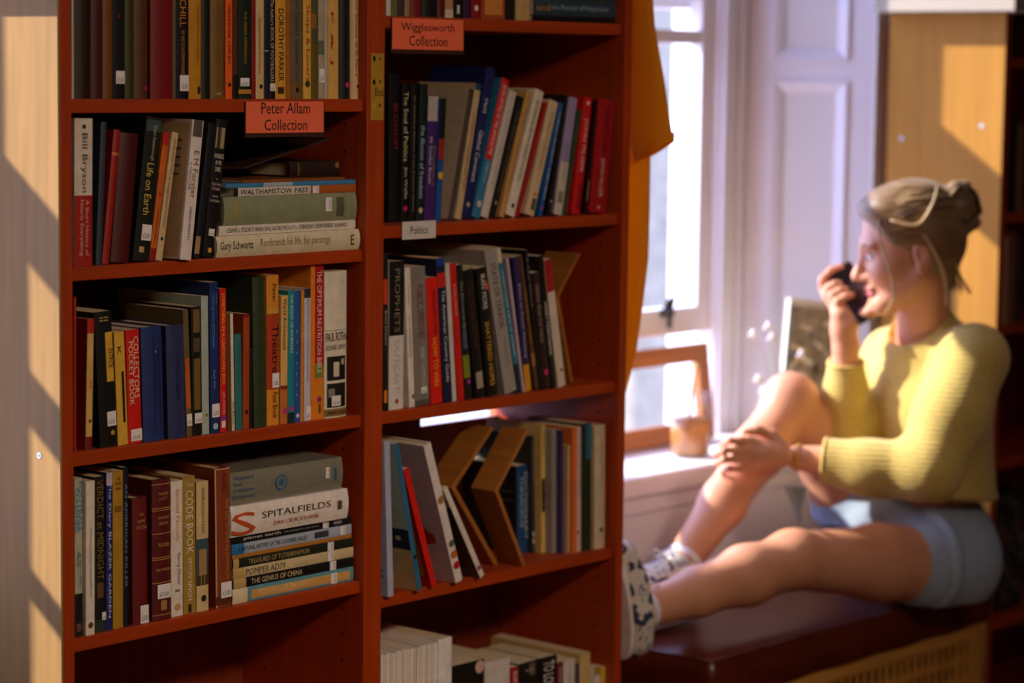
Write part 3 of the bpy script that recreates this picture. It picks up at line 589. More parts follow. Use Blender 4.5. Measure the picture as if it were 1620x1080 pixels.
stack('L4', [
 (367,570.5,896,918,'#5c98a8','cream and pale blue illustrated paperback',('p',0.15,0.97,0.15,0.75,'#d8a45a'),('b',0,0.12,'#e8d8b0'),('s',0.83,0.05,0.8,0.014),('t','MOUNTAIN OF THE BEES','#e8cfa0',0.2,0.6,0.35,0.5)),
 (369,569,880.5,895,'#0f0f0f','black paperback with cream capital lettering',('b',0,0.1,'#c9a868'),('t','THE GENIUS OF CHINA','#e0cda0',0.14,0.56,0.55),('s',0.82,0.02,0.98,0.014)),
 (368.5,563,864.5,880,'#d3bf94','tan paperback with thin capital lettering',('b',0,0.09,'#c9a868'),('t','POMPEII AD79','#5a482c',0.1,0.42,0.6),('s',0.8,0.02,0.98,0.014)),
 (368.5,560.5,850,864,'#1d2317','dark olive paperback with gold capital lettering',('b',0,0.045,'#c9a868'),('t','TREASURES OF TUTANKHAMUN','#b8a468',0.12,0.62,0.55),('s',0.8,0.02,0.98,0.014)),
 (367,556,843.5,849,'#b9792a','thin amber booklet'),
 (366,555.5,827,843,'#a9b6c9','pale blue nature paperback',('b',0,0.1,'#2a78b8'),('t','A NATURAL HISTORY OF THE CUCKMERE VALLEY','#1c2430',0.05,0.62,0.4),('p',0.68,0.8,0.2,0.8,'#3c3c44'),('s',0.92,0.1,0.95,0.012)),
 (365,554.5,814,826,'#141619','thin black book with white lettering',('t','planet earth','#e0e0e4',0.1,0.4,0.5),('t','the making of an epic series','#a0a4a8',0.43,0.72,0.35),('s',0.78,0.05,0.95,0.013),('p',0.85,0.92,0.3,0.7,'#8a8c90')),
 (363.5,549,766,812.5,'#ece2dc','thick white history with orange letter',('hb',),('depth',0.2),('t','S','#c8501c',0.0,0.2,0.72,0.42),('t','SPITALFIELDS','#3a2c26',0.25,0.84,0.22,0.6),('t','DAN CRUICKSHANK','#b05a3c',0.35,0.74,0.13,0.28),('p',0.9,0.94,0.35,0.65,'#5a4a40'),('yf',0.014)),
 (361,540,713.5,763,'#7f7c6c','grey dictionary with blue round seal',('hb',),('depth',0.19),('h',' ','#000000',0.1,0.2,0.3),('t',"Webster's",'#35628c',0.03,0.2,0.13,0.84),('t','New','#35628c',0.03,0.1,0.13,0.64),('t','Collegiate','#35628c',0.03,0.21,0.13,0.44),('t','Dictionary','#35628c',0.03,0.21,0.13,0.24),('d',0.5,0.44,0.25,'#35628c'),('d',0.5,0.44,0.19,'#7f7c6c'),('d',0.5,0.44,0.12,'#35628c'),('s',0.855,0.4,0.75,0.009),('p',0.92,0.94,0.3,0.7,'#35628c')),
])
# ---- left bookcase, bottom shelf: two dark books lying flat
for i, (x0, x1, t, col, y) in enumerate(((0.03, 0.24, 0.05, '#2a1410', 0.03), (0.04, 0.22, 0.03, '#4a1a14', 0.04))):
    r = book(t, x1-x0, 0.2, col, [('hb',)], ('large black-brown book lying flat at left end of the bottom shelf' if i == 0 else 'dark red patterned book lying on top of a larger dark book, bottom shelf'), 'books lying on the bottom shelf', i)
    r.location = (x1, y, ZL['L5']+0.0004+(0.0506 if i else 0)); r.rotation_euler = (0, -math.pi/2, 0)
# ---- middle bookcase, top row
row('R0', [
 (611,618,611,-95,'#d8d0c4','thin white booklet'),(618.5,629,618.5,-110,'#6b6a3a','olive paperback'),(630,639,630,-100,'#3a3c34','dark grey-green paperback'),
 (640,648,640,-90,'#a08258','tan paperback'),(649,666,649,-120,'#7a120f','dark red hardback',('hb',)),(667,690,667,-115,'#0e0b0a','black hardback',('hb',)),
 (691.5,703,691.5,-100,'#5c140f','narrow maroon hardback',('hb',)),(704,717,704,-105,'#b88a58','tan paperback with white foot',('b',0.9,1,'#d8c8b0')),
 (718,732,718,-110,'#12100f','black paperback with white marks',('p',0.85,0.95,0.3,0.6,'#d8d0c8')),(733,745,733,-105,'#3a1c44','purple paperback'),
 (745.5,760,745.5,-100,'#8e1410','red paperback with white oval',('d',0.5,0.87,0.22,'#e8dcd0')),(761,799,761,-108,'#a8491c','wide amber and red illustrated book',('p',0.7,0.95,0.15,0.9,'#d88a3c')),
 (800,814,800,-98,'#1c120e','dark brown paperback'),(816,838,816,-104,'#c9a468','cream-tan paperback'),
])
stack('R0', [
 (843,980,27,36,'#0a0a0c','thin black book'),
 (845,979.5,1,25,'#2c4450','dark teal book with amber and white lettering',('t','and','#c98a3c',0.02,0.18,0.4),('t','the Pursuit of Happiness','#a9b8c0',0.2,0.9,0.4)),
 (850,975,-20,0,'#3a3c30','dark olive book'),
])
# ---- middle bookcase, second row
row('R1', [
 (615,632,615,117,'#0b0909','black paperback with dim red lettering',('t','BLOSSOM','#8e1c24',0.2,0.5,0.4,0.6)),
 (634,646,636,132,'#0c0b0d','black paperback with cream serif lettering',('t','The Soul of Politics','#e0cda4',0.06,0.56,0.6),('t','Jim Wallis','#e0cda4',0.6,0.83,0.5),('d',0.5,0.9,0.26,'#d01c64')),
 (646.5,657,650,133,'#0e0d0c','black paperback with tiny white lettering',('t','An Ordinary History of the Political World','#b8b0a4',0.08,0.92,0.25)),
 (657.5,670,664.5,133,'#12221f','dark teal paperback with pale blue lettering',('t','the illusion of freedom','#a9c9e0',0.3,0.83,0.6),('d',0.5,0.92,0.28,'#c9b48a')),
 (670.5,687,677,152,'#43246e','purple paperback with white head',('b',0,0.2,'#bdb4b4'),('t','Prudence','#8e7a4a',0.4,0.72,0.4,0.7),('t','Mr Gordon Brown','#e0d8e8',0.33,0.7,0.3,0.34)),
 (688.5,697,697.5,156,'#1c52a0','black, red and blue flag-covered paperback',('b',0,0.33,'#0c0b0b'),('b',0.33,0.5,'#a8241a'),('d',0.5,0.63,0.5,'#e0b41c')),
 (708,717,742.5,141,'#4d423c','taupe-spined book with pale cream cover',('cl',((0,0),(1,0),(1,1),(0,1)),'#c9b394'),('depth',0.2)),
 (717.5,729,750.5,132,'#c9b184','beige paperback with red capital lettering',('t','CHANGING HUMAN NATURE','#8e3c24',0.22,0.78,0.42),('b',0,0.05,'#2c4a58')),
 (730,744,770.5,107,'#18205c','tall navy hardback with white lettering',('t','Global Covenant','#dcdcec',0.42,0.76,0.5),('t','Held','#dcdcec',0.21,0.3,0.4),('d',0.4,0.91,0.2,'#c9a468')),
 (744.5,758,793.5,125,'#2f7aa0','red and blue paperback with white lettering',('b',0,0.58,'#d01c14'),('t','SEVEN MYTHS OF THE APOCALYPSE','#f0d8d0',0.04,0.55,0.5),('t','ROBERT GOW','#cfe0e8',0.6,0.75,0.3),('d',0.5,0.9,0.3,'#d8c8b0')),
 (758.5,771.5,805,144,'#d2c8bc','greyish white paperback',('t','a very quiet history','#a09488',0.15,0.75,0.25)),
 (772.5,785,820,153,'#14120f','black paperback with faint lettering',('t','The Best of All Worlds','#8a7c68',0.1,0.8,0.28),('d',0.5,0.88,0.25,'#a8905a')),
 (785.5,797,830,143,'#c99a58','sandy orange paperback',('t','The Rise and Fall of the Free State','#6a4a24',0.15,0.8,0.25)),
 (798,813.5,846.5,143,'#e6dbc4','cream paperback with dark capital lettering',('t',"RETHINKING BRITISH PEOPLE'S POLITICS",'#4a463c',0.08,0.72,0.36),('d',0.5,0.92,0.18,'#3a3430')),
 (814,823,861,162,'#a51a14','thin crimson paperback'),
 (823.5,847,864.5,158,'#dcc198','cream cartoon-covered paperback',('t','The Party and the People','#7a5c3c',0.1,0.6,0.4),('p',0.85,0.95,0.45,0.9,'#5a4a34'),('p',0.8,0.83,0.4,0.8,'#d87a3c')),
 (847.5,860,882,161,'#1c58a0','bright blue paperback with white capitals',('t','NOBODY PROPERTY','#dce8f4',0.08,0.55,0.5),('t','ROBERT BOOT','#dce8f4',0.58,0.86,0.5),('d',0.5,0.93,0.3,'#e01c9c')),
 (860.5,872,890,150,'#151412','narrow black paperback with foot emblem',('d',0.5,0.88,0.25,'#d8c8b8')),
 (873,889,898.5,154,'#9f94b8','lavender paperback fading to cream',('b',0.55,1,'#d0c4b4'),('p',0.8,0.9,0.2,0.8,'#8a8454'),('t','a little lady','#6a6080',0.4,0.7,0.25)),
 (889.5,898,915,174,'#3c4a30','thin moss green paperback'),
 (899,922.5,919.5,153,'#d0191a','bright red paperback with white capitals',('t','JOHN PILGER','#f0d4cc',0.18,0.64,0.5),('t','HEROES','#2a0808',0.74,0.95,0.5,0.6),('d',0.5,0.05,0.16,'#e8d8d0')),
 (923,930,942,158,'#2a0c0c','narrow dark photo-covered paperback',('p',0.7,0.88,0.2,0.9,'#8a7a60')),
 (930.5,967.5,946,156,'#a8121a','thick crimson hardback',('t','TELL ME NO LIES','#200608',0.06,0.48,0.26,0.6),('t','JOHN PILGER','#e8c8b8',0.52,0.86,0.28,0.52),('d',0.5,0.95,0.06,'#e8c8b8')),
], yf=lambda px: 0.07-0.054*(px-615)/352)
# ---- middle bookcase, third row
row('R2', [
 (606.5,613.5,606.5,402,'#120d0c','narrow black paperback with orange patch',('p',0.16,0.32,0,1,'#c9401c'),('t','Brave Dreams','#c9b8a8',0.36,0.58,0.5),('p',0.87,0.95,0.1,0.8,'#d8801c')),
 (615,642,616.5,414,'#ded6d0','white paperback with black upper half',('b',0,0.5,'#0d0c0c'),('t','PROPHETS','#8a7c68',0.05,0.48,0.36,0.5),('t','OUTCAST','#b8acb4',0.53,0.88,0.36,0.5),('d',0.5,0.945,0.12,'#a8341c')),
 (643.5,656.5,636,424,'#e8ddd4','slim white paperback with grey lettering',('t','Smedley','#a8803c',0.12,0.27,0.4),('t','LISA MCKENZIE','#8a8078',0.34,0.64,0.36),('p',0.91,0.94,0.5,0.9,'#3a3430')),
 (657,680.5,649.5,424,'#847c76','grey paperback with dark red lettering',('t','PUBLIC SPEECHES','#7a2c30',0.13,0.52,0.42,0.55),('t','MARK THOMPSON','#ccc4bc',0.58,0.87,0.3,0.6),('s',0.89,0.4,0.8,0.011),('b',0.96,1,'#5a5450')),
 (681.5,701,672.5,441,'#e01c12','vivid red paperback with yellow lettering',('t','WORD REVOLUTION','#3a0a08',0.1,0.45,0.3,0.6),('t','HOW TO WIN','#e8b41c',0.48,0.86,0.4,0.5)),
 (701.5,715.5,689,410,'#141c3c','navy paperback with red and white patches',('b',0.1,0.2,'#c9281c'),('t','The American Country Guide','#d8d4e0',0.22,0.86,0.5),('b',0,0.05,'#1c3c9c')),
 (716,723.5,704,418,'#cfc8c4','thin white paperback'),
 (724,735,710,418,'#cf1c14','slim scarlet paperback',('t','KARL MARX','#e89a8a',0.15,0.38,0.4)),
 (736.5,749.5,721,420,'#171812','black paperback with lime green foot',('b',0.67,0.84,'#7c8a1c'),('t','The Democrat Ego','#a8b0b4',0.12,0.5,0.4),('d',0.6,0.87,0.25,'#d01c9c'),('p',0.5,0.62,0.2,0.8,'#4a5878')),
 (750.5,768,730,429,'#0f0d0d','black paperback with dull red print',('t','Ten Views of Hell','#5a2c28',0.1,0.6,0.5),('p',0.8,0.93,0.2,0.9,'#a89a88')),
 (772,790.5,753,426,'#100e0f','black paperback with white and gold lettering',('t','IRAN: MORE','#e8e0dc',0.05,0.32,0.42),('t','SHATTERED HOPES','#e0a83c',0.42,0.92,0.42),('p',0.12,0.18,0.7,0.98,'#c9601c')),
 (797,818.5,764,397,'#a39a94','tall grey hardback with black capital lettering',('depth',0.21),('t','STATE OF TERROR','#2c2826',0.1,0.55,0.42),('t','Ronnie Munck','#6a625c',0.62,0.82,0.2,0.6)),
 (819,826,784.5,394,'#1c7c98','cream-topped teal paperback',('b',0,0.1,'#d8ccae'),('t','ANOTHER LIFE IS SHEER','#cfe0e8',0.15,0.75,0.4),('b',0.8,1,'#14282c')),
 (827,831,800.5,409,'#c0a8b8','thin lilac booklet'),
 (831.5,844,811.5,408,'#33245c','purple paperback with yellow foot',('b',0.8,1,'#e0981c'),('t','Paths to Fresh Thinking','#c9c0dc',0.2,0.75,0.5)),
 (844.5,852.5,818,405,'#5c3c24','brown photographic paperback',('t','The Long Chase','#d8983c',0.25,0.65,0.5),('p',0.72,0.82,0,1,'#a8703c')),
 (853,858,829.5,396,'#0d0b0d','tall narrow black hardback',('t','A Last Word','#a8a0a0',0.05,0.4,0.45)),
 (859,870.5,841,433,'#2c1612','dark brown paperback with magenta dot',('t','Global Arts for Ideas','#b8a090',0.1,0.6,0.4),('d',0.6,0.86,0.28,'#d81c7c')),
 (872,881.5,851,406,'#0d0c0c','black paperback with bold white capitals',('t','HIGH PERFORMA','#e8e4dc',0.35,0.75,0.55)),
 (882,895.5,858.5,413,'#dccdb8','white paperback with red head',('b',0,0.25,'#a8181c'),('d',0.6,0.87,0.15,'#2c2420')),
])
# ---- middle bookcase, fourth row: picture books leaning left, then upright books
R3L = [
 (612,621,606,700,'#aeb6d0','lavender-grey children\'s book with printed back',('yf',-0.004),('depth',0.2),('cl',((0.05,0.52),(0.6,0.52),(0.6,0.54),(0.05,0.54)),'#4a5068'),('cl',((0.05,0.48),(0.55,0.48),(0.55,0.5),(0.05,0.5)),'#4a5068'),('cl',((0.05,0.44),(0.6,0.44),(0.6,0.46),(0.05,0.46)),'#4a5068'),('cl',((0.1,0.3),(0.5,0.3),(0.5,0.4),(0.1,0.4)),'#1c1c22'),('cl',((0.05,0.16),(0.6,0.16),(0.6,0.18),(0.05,0.18)),'#4a5068'),('cl',((0.05,0.12),(0.55,0.12),(0.55,0.14),(0.05,0.14)),'#4a5068')),
 (661,668,623.5,703,'#2c6c94','pale blue city-at-night picture book',('yf',-0.006),('depth',0.2),('cl',((0,0),(1,0),(1,1),(0,1)),'#bcd0cc'),('cl',((0,0),(1,0),(1,0.3),(0,0.3)),'#d8c490'),('cl',((0,0.28),(1,0.28),(1,0.42),(0.75,0.42),(0.75,0.5),(0.55,0.5),(0.55,0.44),(0.4,0.44),(0.4,0.53),(0.2,0.53),(0.2,0.42),(0,0.42)),'#1a2c44'),('cl',((0.1,0.34),(0.16,0.34),(0.16,0.37),(0.1,0.37)),'#e8dca8'),('cl',((0.3,0.36),(0.36,0.36),(0.36,0.39),(0.3,0.39)),'#e8dca8'),('cl',((0.5,0.33),(0.56,0.33),(0.56,0.36),(0.5,0.36)),'#e8dca8'),('d',0.5,0.77,0.4,'#101820')),
 (683,692,638,744,'#d81a16','red picture book with gold lettered cover',('yf',-0.002),('depth',0.19),('cl',((0,0),(1,0),(1,1),(0,1)),'#cc1812'),('cl',((0.05,0.1),(0.2,0.1),(0.2,0.9),(0.05,0.9)),'#d88a34')),
 (721,733,670,706,'#e6dcda','large white picture book with red flower',('yf',-0.006),('depth',0.24),('hb',),('cl',((0,0),(1,0),(1,1),(0,1)),'#d6cad2'),('cl',((0.1,0.28),(0.2,0.26),(0.3,0.3),(0.28,0.36),(0.18,0.37),(0.1,0.34)),'#b82420'),('cl',((0.16,0.37),(0.18,0.37),(0.34,0.48),(0.33,0.49)),'#7a5a54'),('d',0.5,0.4,0.4,'#a87a3c'),('d',0.5,0.72,0.35,'#5a6a3c'),('d',0.5,0.8,0.4,'#c9641c'),('d',0.5,0.88,0.4,'#b81c1c')),
 (760,768,701,775,'#e0d6cc','green woodland picture book with notched top',('yf',-0.008),('depth',0.2),('cl',((0,0),(1,0),(1,1),(0,1)),'#5a5a40'),('cl',((0,0.8),(0.5,0.7),(1,0.86),(1,1),(0,1)),'#c9c0b8'),('cl',((0.1,0.1),(0.7,0.1),(0.6,0.55),(0.3,0.6)),'#2c3420'),('d',0.5,0.9,0.4,'#a8347c')),
]
row('R3', R3L+[
 (818,838.5,817,738,'#1c4a78','navy reference book with white lettering',('t','DICTIONARY','#b8c8d8',0.08,0.85,0.3,0.82),('t','THESAURUS','#b8c8d8',0.12,0.7,0.34,0.42),('cl',((0,0),(1,0),(1,1),(0,1)),'#10131a'),('cl',((0.05,0.6),(0.3,0.6),(0.3,0.61),(0.05,0.61)),'#8a8478'),('cl',((0.05,0.7),(0.3,0.7),(0.3,0.71),(0.05,0.71)),'#8a8478'),('yf',0.09)),
 (839,849.5,837,690,'#2c3034','charcoal paperback with two white squares',('p',0.82,0.86,0.15,0.9,'#c9b8ac'),('p',0.88,0.92,0.15,0.9,'#c9b8ac'),('t','Visions of a Life','#8a94a0',0.06,0.4,0.4),('yf',0.08)),
 (850.5,867,850,673,'#dcb868','cream book with dark oval picture',('d',0.5,0.55,0.46,'#2c1c12'),('p',0.42,0.68,0.1,0.9,'#2c1c12'),('d',0.4,0.62,0.12,'#d8b068'),('d',0.6,0.5,0.12,'#c98a3c'),('t','Selected Pots','#5a4420',0.04,0.24,0.36),('yf',0.065)),
 (867.5,883.5,867.5,680,'#98908c','grey paperback',('t','The Secrets of the Common Law','#5a5450',0.06,0.6,0.25),('yf',0.05)),
 (884,893,884,681,'#3c2c5c','deep violet paperback',('yf',0.04)),
 (894,903,894.5,705,'#c0a278','short tan paperback',('yf',0.03)),
 (904,919,904,677,'#e2712c','half orange, half pink paperback',('p',0,1,0.45,1,'#e0bcb0'),('t','Wondering Lips and Gloves','#a8746c',0.05,0.55,0.25,0.72),('d',0.6,0.84,0.12,'#3a2420'),('yf',0.025)),
 (920.5,934.5,921,671,'#26301e','dark green hardback with teal head',('p',0,0.28,0.4,1,'#1c6c88'),('t','BACK TO NATURE','#131a0e',0.35,0.75,0.4,0.7),('yf',0.025)),
 (940,957,940.5,674,'#d2bf9c','cream hardback with faint lettering',('hb',),('t','An Abridged Memoir','#a8946c',0.06,0.5,0.25),('d',0.5,0.85,0.15,'#4a3c28'),('yf',0.022)),
])
# ---- middle bookcase, bottom row
pam = []
rr = random.Random(3)
for i in range(19):
    a = 602.5+i*4.72
    pam.append((a-1.2, a+2.9, a, 1037-i*1.15+rr.uniform(-1.5, 1.5), ['#efe6dc', '#e6dad0', '#f2ece6', '#ddd0c4'][i % 4], 'thin white pamphlet', ('depth', rr.uniform(0.17, 0.2)), ('yf', 0.02+rr.uniform(0, 0.004)), ('pages', '#e8dcc4')))
row('R4', pam+[
 (692,714,693,1012,'#efe8e4','broad white box file',('depth',0.19)),
 (716,765,717,1054,'#12100f','wide black picture book',('depth',0.17),('d',0.85,0.08,0.15,'#d8b0a8'),('cl',((0,0),(1,0),(1,1),(0,1)),'#141210')),
 (766,806,767,1049,'#d9cfca','white-covered book',('depth',0.2)),
 (807,819.5,808,1057,'#a8161c','red paperback with white capitals',('t','BIRTHS','#e8d0c8',0.06,0.5,0.5)),
 (820.5,852,821,1051,'#171512','black illustrated paperback',('h','ULSTER','#d8ccc0',0.1,0.13,0.6),('p',0.02,0.2,0.5,0.8,'#6a5a44')),
 (853,880,854,1042,'#100f0e','black book with large white capitals',('t','TO LOVE','#e8e4dc',0.06,0.5,0.6)),
 (880.5,889.5,881.5,1049,'#7a161c','narrow maroon book',('t','DAVID COPE','#e8d8cc',0.08,0.6,0.4)),
 (891,909,891.5,1046,'#d8d0c8','white paperback with grey lettering',('t','The Stamp of Art','#8a8078',0.1,0.6,0.3)),
 (909.5,916,910,1050,'#4a4258','narrow slate violet paperback'),
 (916.5,933,917.5,1035,'#d8b470','yellow-tan paperback',('depth',0.22),('h','L','#3a2c14',0.2,0.25,0.4)),
 (933.5,941,934,1054,'#c9bca4','narrow cream paperback'),
 (941.5,953,942,1069,'#e6dcd4','short white paperback'),
 (956,970,957,1054,'#d8b43c','yellow paperback'),
])
# ---- wooden chevron bookends
def chevron(px0, yv, key, label, top, vert, foot, wd, y0, y1, col):
    """arms from top to vertex to foot, given as pixels of the front edge"""
    P = [at(*q, y0) for q in (top, vert, foot)]; P[2][2] = ZL[key]+0.0004
    n = wd
    poly = [(P[0][0], P[0][2]), (P[1][0], P[1][2]), (P[2][0], P[2][2]), (P[2][0]+n, P[2][2]), (P[1][0]+n, P[1][2]), (P[0][0]+n, P[0][2])]
    t = thing('bookend', label, 'bookend', (P[2][0], y0, P[2][2]), 'wooden chevron bookends')
    m = MB(); q = [(a, y0, b) for a, b in (poly[0], poly[1], poly[4], poly[5])]; m.prism(q, (0, y1-y0, 0), col); o = m.build('upper_arm', t, 0.001, loc=(P[2][0], y0, P[2][2])); o.location = (0, 0, 0)
    m = MB(); q = [(a, y0, b) for a, b in (poly[1], poly[2], poly[3], poly[4])]; m.prism(q, (0, y1-y0, 0), col); o = m.build('lower_arm', t, 0.001, loc=(P[2][0], y0, P[2][2])); o.location = (0, 0, 0)
OAK = wood('#a8692c', 0.2, 0.45, 'y'); OAKD = wood('#a8622c', 0.2, 0.45, 'y')
chevron(0, 0, 'R3', 'wooden chevron bookend nearest the navy reference book, fourth row', (833, 679), (783, 777), (827, 893), 0.010, 0.006, 0.064, OAK)
chevron(0, 0, 'R3', 'wooden chevron bookend left of its twin, behind the picture books', (776, 676), (714, 772), (782, 900), 0.012, 0.05, 0.112, OAK)
chevron(0, 0, 'R2', 'wooden chevron bookend at right end of the third row', (915, 401), (880, 470), (903, 610), 0.008, 0.05, 0.13, OAK)
# ------------------------------------------------------------------ signs
RED = mat((1.0, 0.17, 0.075), 0.55, 0.02); BLK = mat('#120c0a', 0.6, 0.0)
def sign(name, label, p0, p1, yv, m, lines, back=None, cat='sign', ink=BLK):
    A, B = at(p0[0], p0[1], yv), at(p1[0], p1[1], yv)
    x0, x1, z1, z0 = A[0], B[0], A[2], B[2]
    t = thing(name, label, cat, (x0, yv, z0))
    if back:
        mb = MB(); mb.box((-0.002, 0.0003, -0.007), (x1-x0+0.003, 0.0016, z1-z0), mat(back, 0.5, 0.1)); mb.build('backing', t)
    mb = MB(); mb.box((0, -0.0006, 0), (x1-x0, 0.0002, z1-z0), m)
    W, Hh = x1-x0, z1-z0
    for s, a, b, c, d in lines: mb.text(s, (W*a, -0.0009, Hh*b), (1, 0, 0), (0, 0, 1), W*(c-a), Hh*(d-b), ink)
    mb.build('card', t); return t
sign('shelf_sign', 'red two-line collection sign hanging on left bookcase, above the second row', (389, 160.5), (511.5, 209), 0.0065, RED,
     [('Peter Allam', 0.19, 0.61, 0.82, 0.97), ('Collection', 0.23, 0.08, 0.78, 0.43)], '#3c1c10')
sign('shelf_sign', 'red two-line collection sign hanging on middle bookcase near its top', (620.5, 28), (732.5, 80), 0.0065, RED,
     [('Wigglesworth', 0.12, 0.52, 0.87, 0.86), ('Collection', 0.23, 0.12, 0.77, 0.45)], '#3c1c10')
sign('shelf_label', 'small white subject label on the shelf edge under the black paperbacks', (636, 351), (689, 376), 0.0068, mat('#d8d0cc', 0.5, 0.03),
     [('Politics', 0.24, 0.28, 0.76, 0.72)], None, 'label')
A = at(587, 84, -0.001); B = at(608, 190, -0.001); W = 0.6475-A[0]
t = thing('paper_strip', 'yellowed paper strip with black dots on the upright between the two bookcases', 'paper strip', (A[0], -0.001, B[2]))
mb = MB(); hh = A[2]-B[2]; mb.box((0, 0, 0), (W, 0.0006, hh), mat('#b08a24', 0.6, 0.08))
for fx, fz, r, c in ((0.25, 0.92, 0.0032, '#0c0a0a'), (0.25, 0.57, 0.0032, '#0c0a0a'), (0.25, 0.22, 0.0032, '#c9a41c'), (0.7, 0.92, 0.0018, '#4a380e'), (0.7, 0.22, 0.0022, '#4a2c14'), (0.72, 0.58, 0.0022, '#4a380e')):
    mb.quad([(W*fx+r*math.cos(a*math.pi/7), -0.0003, hh*fz+1.4*r*math.sin(a*math.pi/7)) for a in range(14)], mat(c, 0.5))
mb.text('Bea', (W*0.32, -0.0003, hh*0.36), (1, 0, 0), (0, 0, 1), W*0.66, hh*0.13, mat('#4a380e', 0.6))
mb.build('paper', t)
# ------------------------------------------------------------------ leather storage bench with lattice front
LEA = mat('#5c1f0c', 0.33, 0.25, 14.0, 0.25); PINE = wood((0.72, 0.34, 0.07), 0.2, 0.5, 'x'); PINEZ = wood((0.72, 0.34, 0.07), 0.2, 0.5, 'z')
OX0, OX1, OY0, OY1, OZ = 1.475, 2.50, -0.08, 0.315, 0.453
bench = thing('storage_bench', 'leather-topped storage bench with wooden lattice front under the seated woman', 'bench', ((OX0+OX1)/2, (OY0+OY1)/2, 0))
def bput(mb, n, bev=0.002):
    o = mb.build(n, bench, bev); o.location = (-(OX0+OX1)/2, -(OY0+OY1)/2, 0); return o
# cushion: a padded slab, rounded edges, seam piping
mb = MB(); nx, ny = 44, 20
def cush(u, v, top):
    x = OX0+(OX1-OX0)*u; y = OY0+(OY1-OY0)*v
    e = min(u*(OX1-OX0), (1-u)*(OX1-OX0), v*(OY1-OY0), (1-v)*(OY1-OY0))
    k = 1-math.exp(-e/0.03)
    return (x, y, OZ-0.012+0.012*k+0.003*math.sin(9*u+3*v)*k-0.006*math.exp(-((x-2.2)**2+(y+0.05)**2)/0.03))
V = [cush(i/nx, j/ny, 1) for j in range(ny+1) for i in range(nx+1)]
F = [(j*(nx+1)+i, j*(nx+1)+i+1, (j+1)*(nx+1)+i+1, (j+1)*(nx+1)+i) for j in range(ny) for i in range(nx)]
mb.add(V, F, LEA, True)
ring = [(i, 0) for i in range(nx+1)]+[(nx, j) for j in range(1, ny+1)]+[(i, ny) for i in range(nx-1, -1, -1)]+[(0, j) for j in range(ny-1, 0, -1)]
rp = [cush(i/nx, j/ny, 1) for i, j in ring]; n_ = len(rp); cx, cy = (OX0+OX1)/2, (OY0+OY1)/2
levels = [(0, 0), (0.006, -0.012), (0.007, -0.035), (0.006, -0.068), (0.001, -0.082)]
V = []
for o_, dz in levels:
    for k, p in enumerate(rp):
        ex = (-1 if abs(p[0]-OX0) < 1e-6 else 1 if abs(p[0]-OX1) < 1e-6 else 0); ey = (-1 if abs(p[1]-OY0) < 1e-6 else 1 if abs(p[1]-OY1) < 1e-6 else 0)
        wv = 0.0025*math.sin(k*0.7)*(1 if dz < -0.02 else 0)
        V.append((p[0]+ex*(o_+wv), p[1]+ey*(o_+wv), (p[2] if dz == 0 else OZ-0.012+dz)))
F = []
for a in range(len(levels)-1):
    for k in range(n_): F.append((a*n_+k, a*n_+(k+1) % n_, (a+1)*n_+(k+1) % n_, (a+1)*n_+k))
mb.add(V, F, LEA, True); bput(mb, 'cushion', 0)
mb = MB(); mb.tube(rp, 0.0035, LEA, 6, True); bput(mb, 'seam_piping', 0)
zt = OZ-0.096
mb = MB()
for x in (OX0+0.01, OX1-0.05):
    for y in (OY0+0.006, OY1-0.046): pass
for x in (OX0+0.01, OX1-0.05):
    for y in (OY0+0.004, OY1-0.044):
        l = MB(); l.box((x, y, 0), (x+0.04, y+0.04, zt), PINEZ); bput(l, 'leg')
for nme, z0, z1 in (('top_rail', zt-0.03, zt), ('bottom_rail', 0.05, 0.10)):
    l = MB(); l.box((OX0+0.05, OY0+0.006, z0), (OX1-0.05, OY0+0.026, z1), PINE); bput(l, nme)
l = MB()                                   # basket-weave lattice of square holes
x = OX0+0.05
xa, xb, za, zb = OX0+0.05, OX1-0.05, 0.10, zt-0.03
px = 0.0275; pz = 0.040; n1 = int((xb-xa)/px)
for i in range(n1+1):
    xx = xa+(xb-xa)*i/n1; l.box((max(xa, xx-0.0055), OY0+0.010, za), (min(xb, xx+0.0055), OY0+0.016, zb), PINEZ)
n2 = int((zb-za)/pz)
for i in range(n2+1):
    zz = za+(zb-za)*i/n2; l.box((xa, OY0+0.0165, max(za, zz-0.0075)), (xb, OY0+0.022, min(zb, zz+0.0075)), PINE)
bput(l, 'lattice', 0)
l = MB(); l.box((OX0+0.014, OY0+0.05, 0.06), (OX0+0.03, OY1-0.05, zt), LEA); l.box((OX1-0.03, OY0+0.05, 0.06), (OX1-0.014, OY1-0.05, zt), LEA)
l.box((OX0+0.05, OY1-0.024, 0.06), (OX1-0.05, OY1-0.01, zt), LEA); l.box((OX0+0.031, OY0+0.03, 0.062), (OX1-0.031, OY1-0.025, 0.072), LEA); bput(l, 'side_board', 0)  # boards in dark leather colour, painting in the shade behind the lattice holes
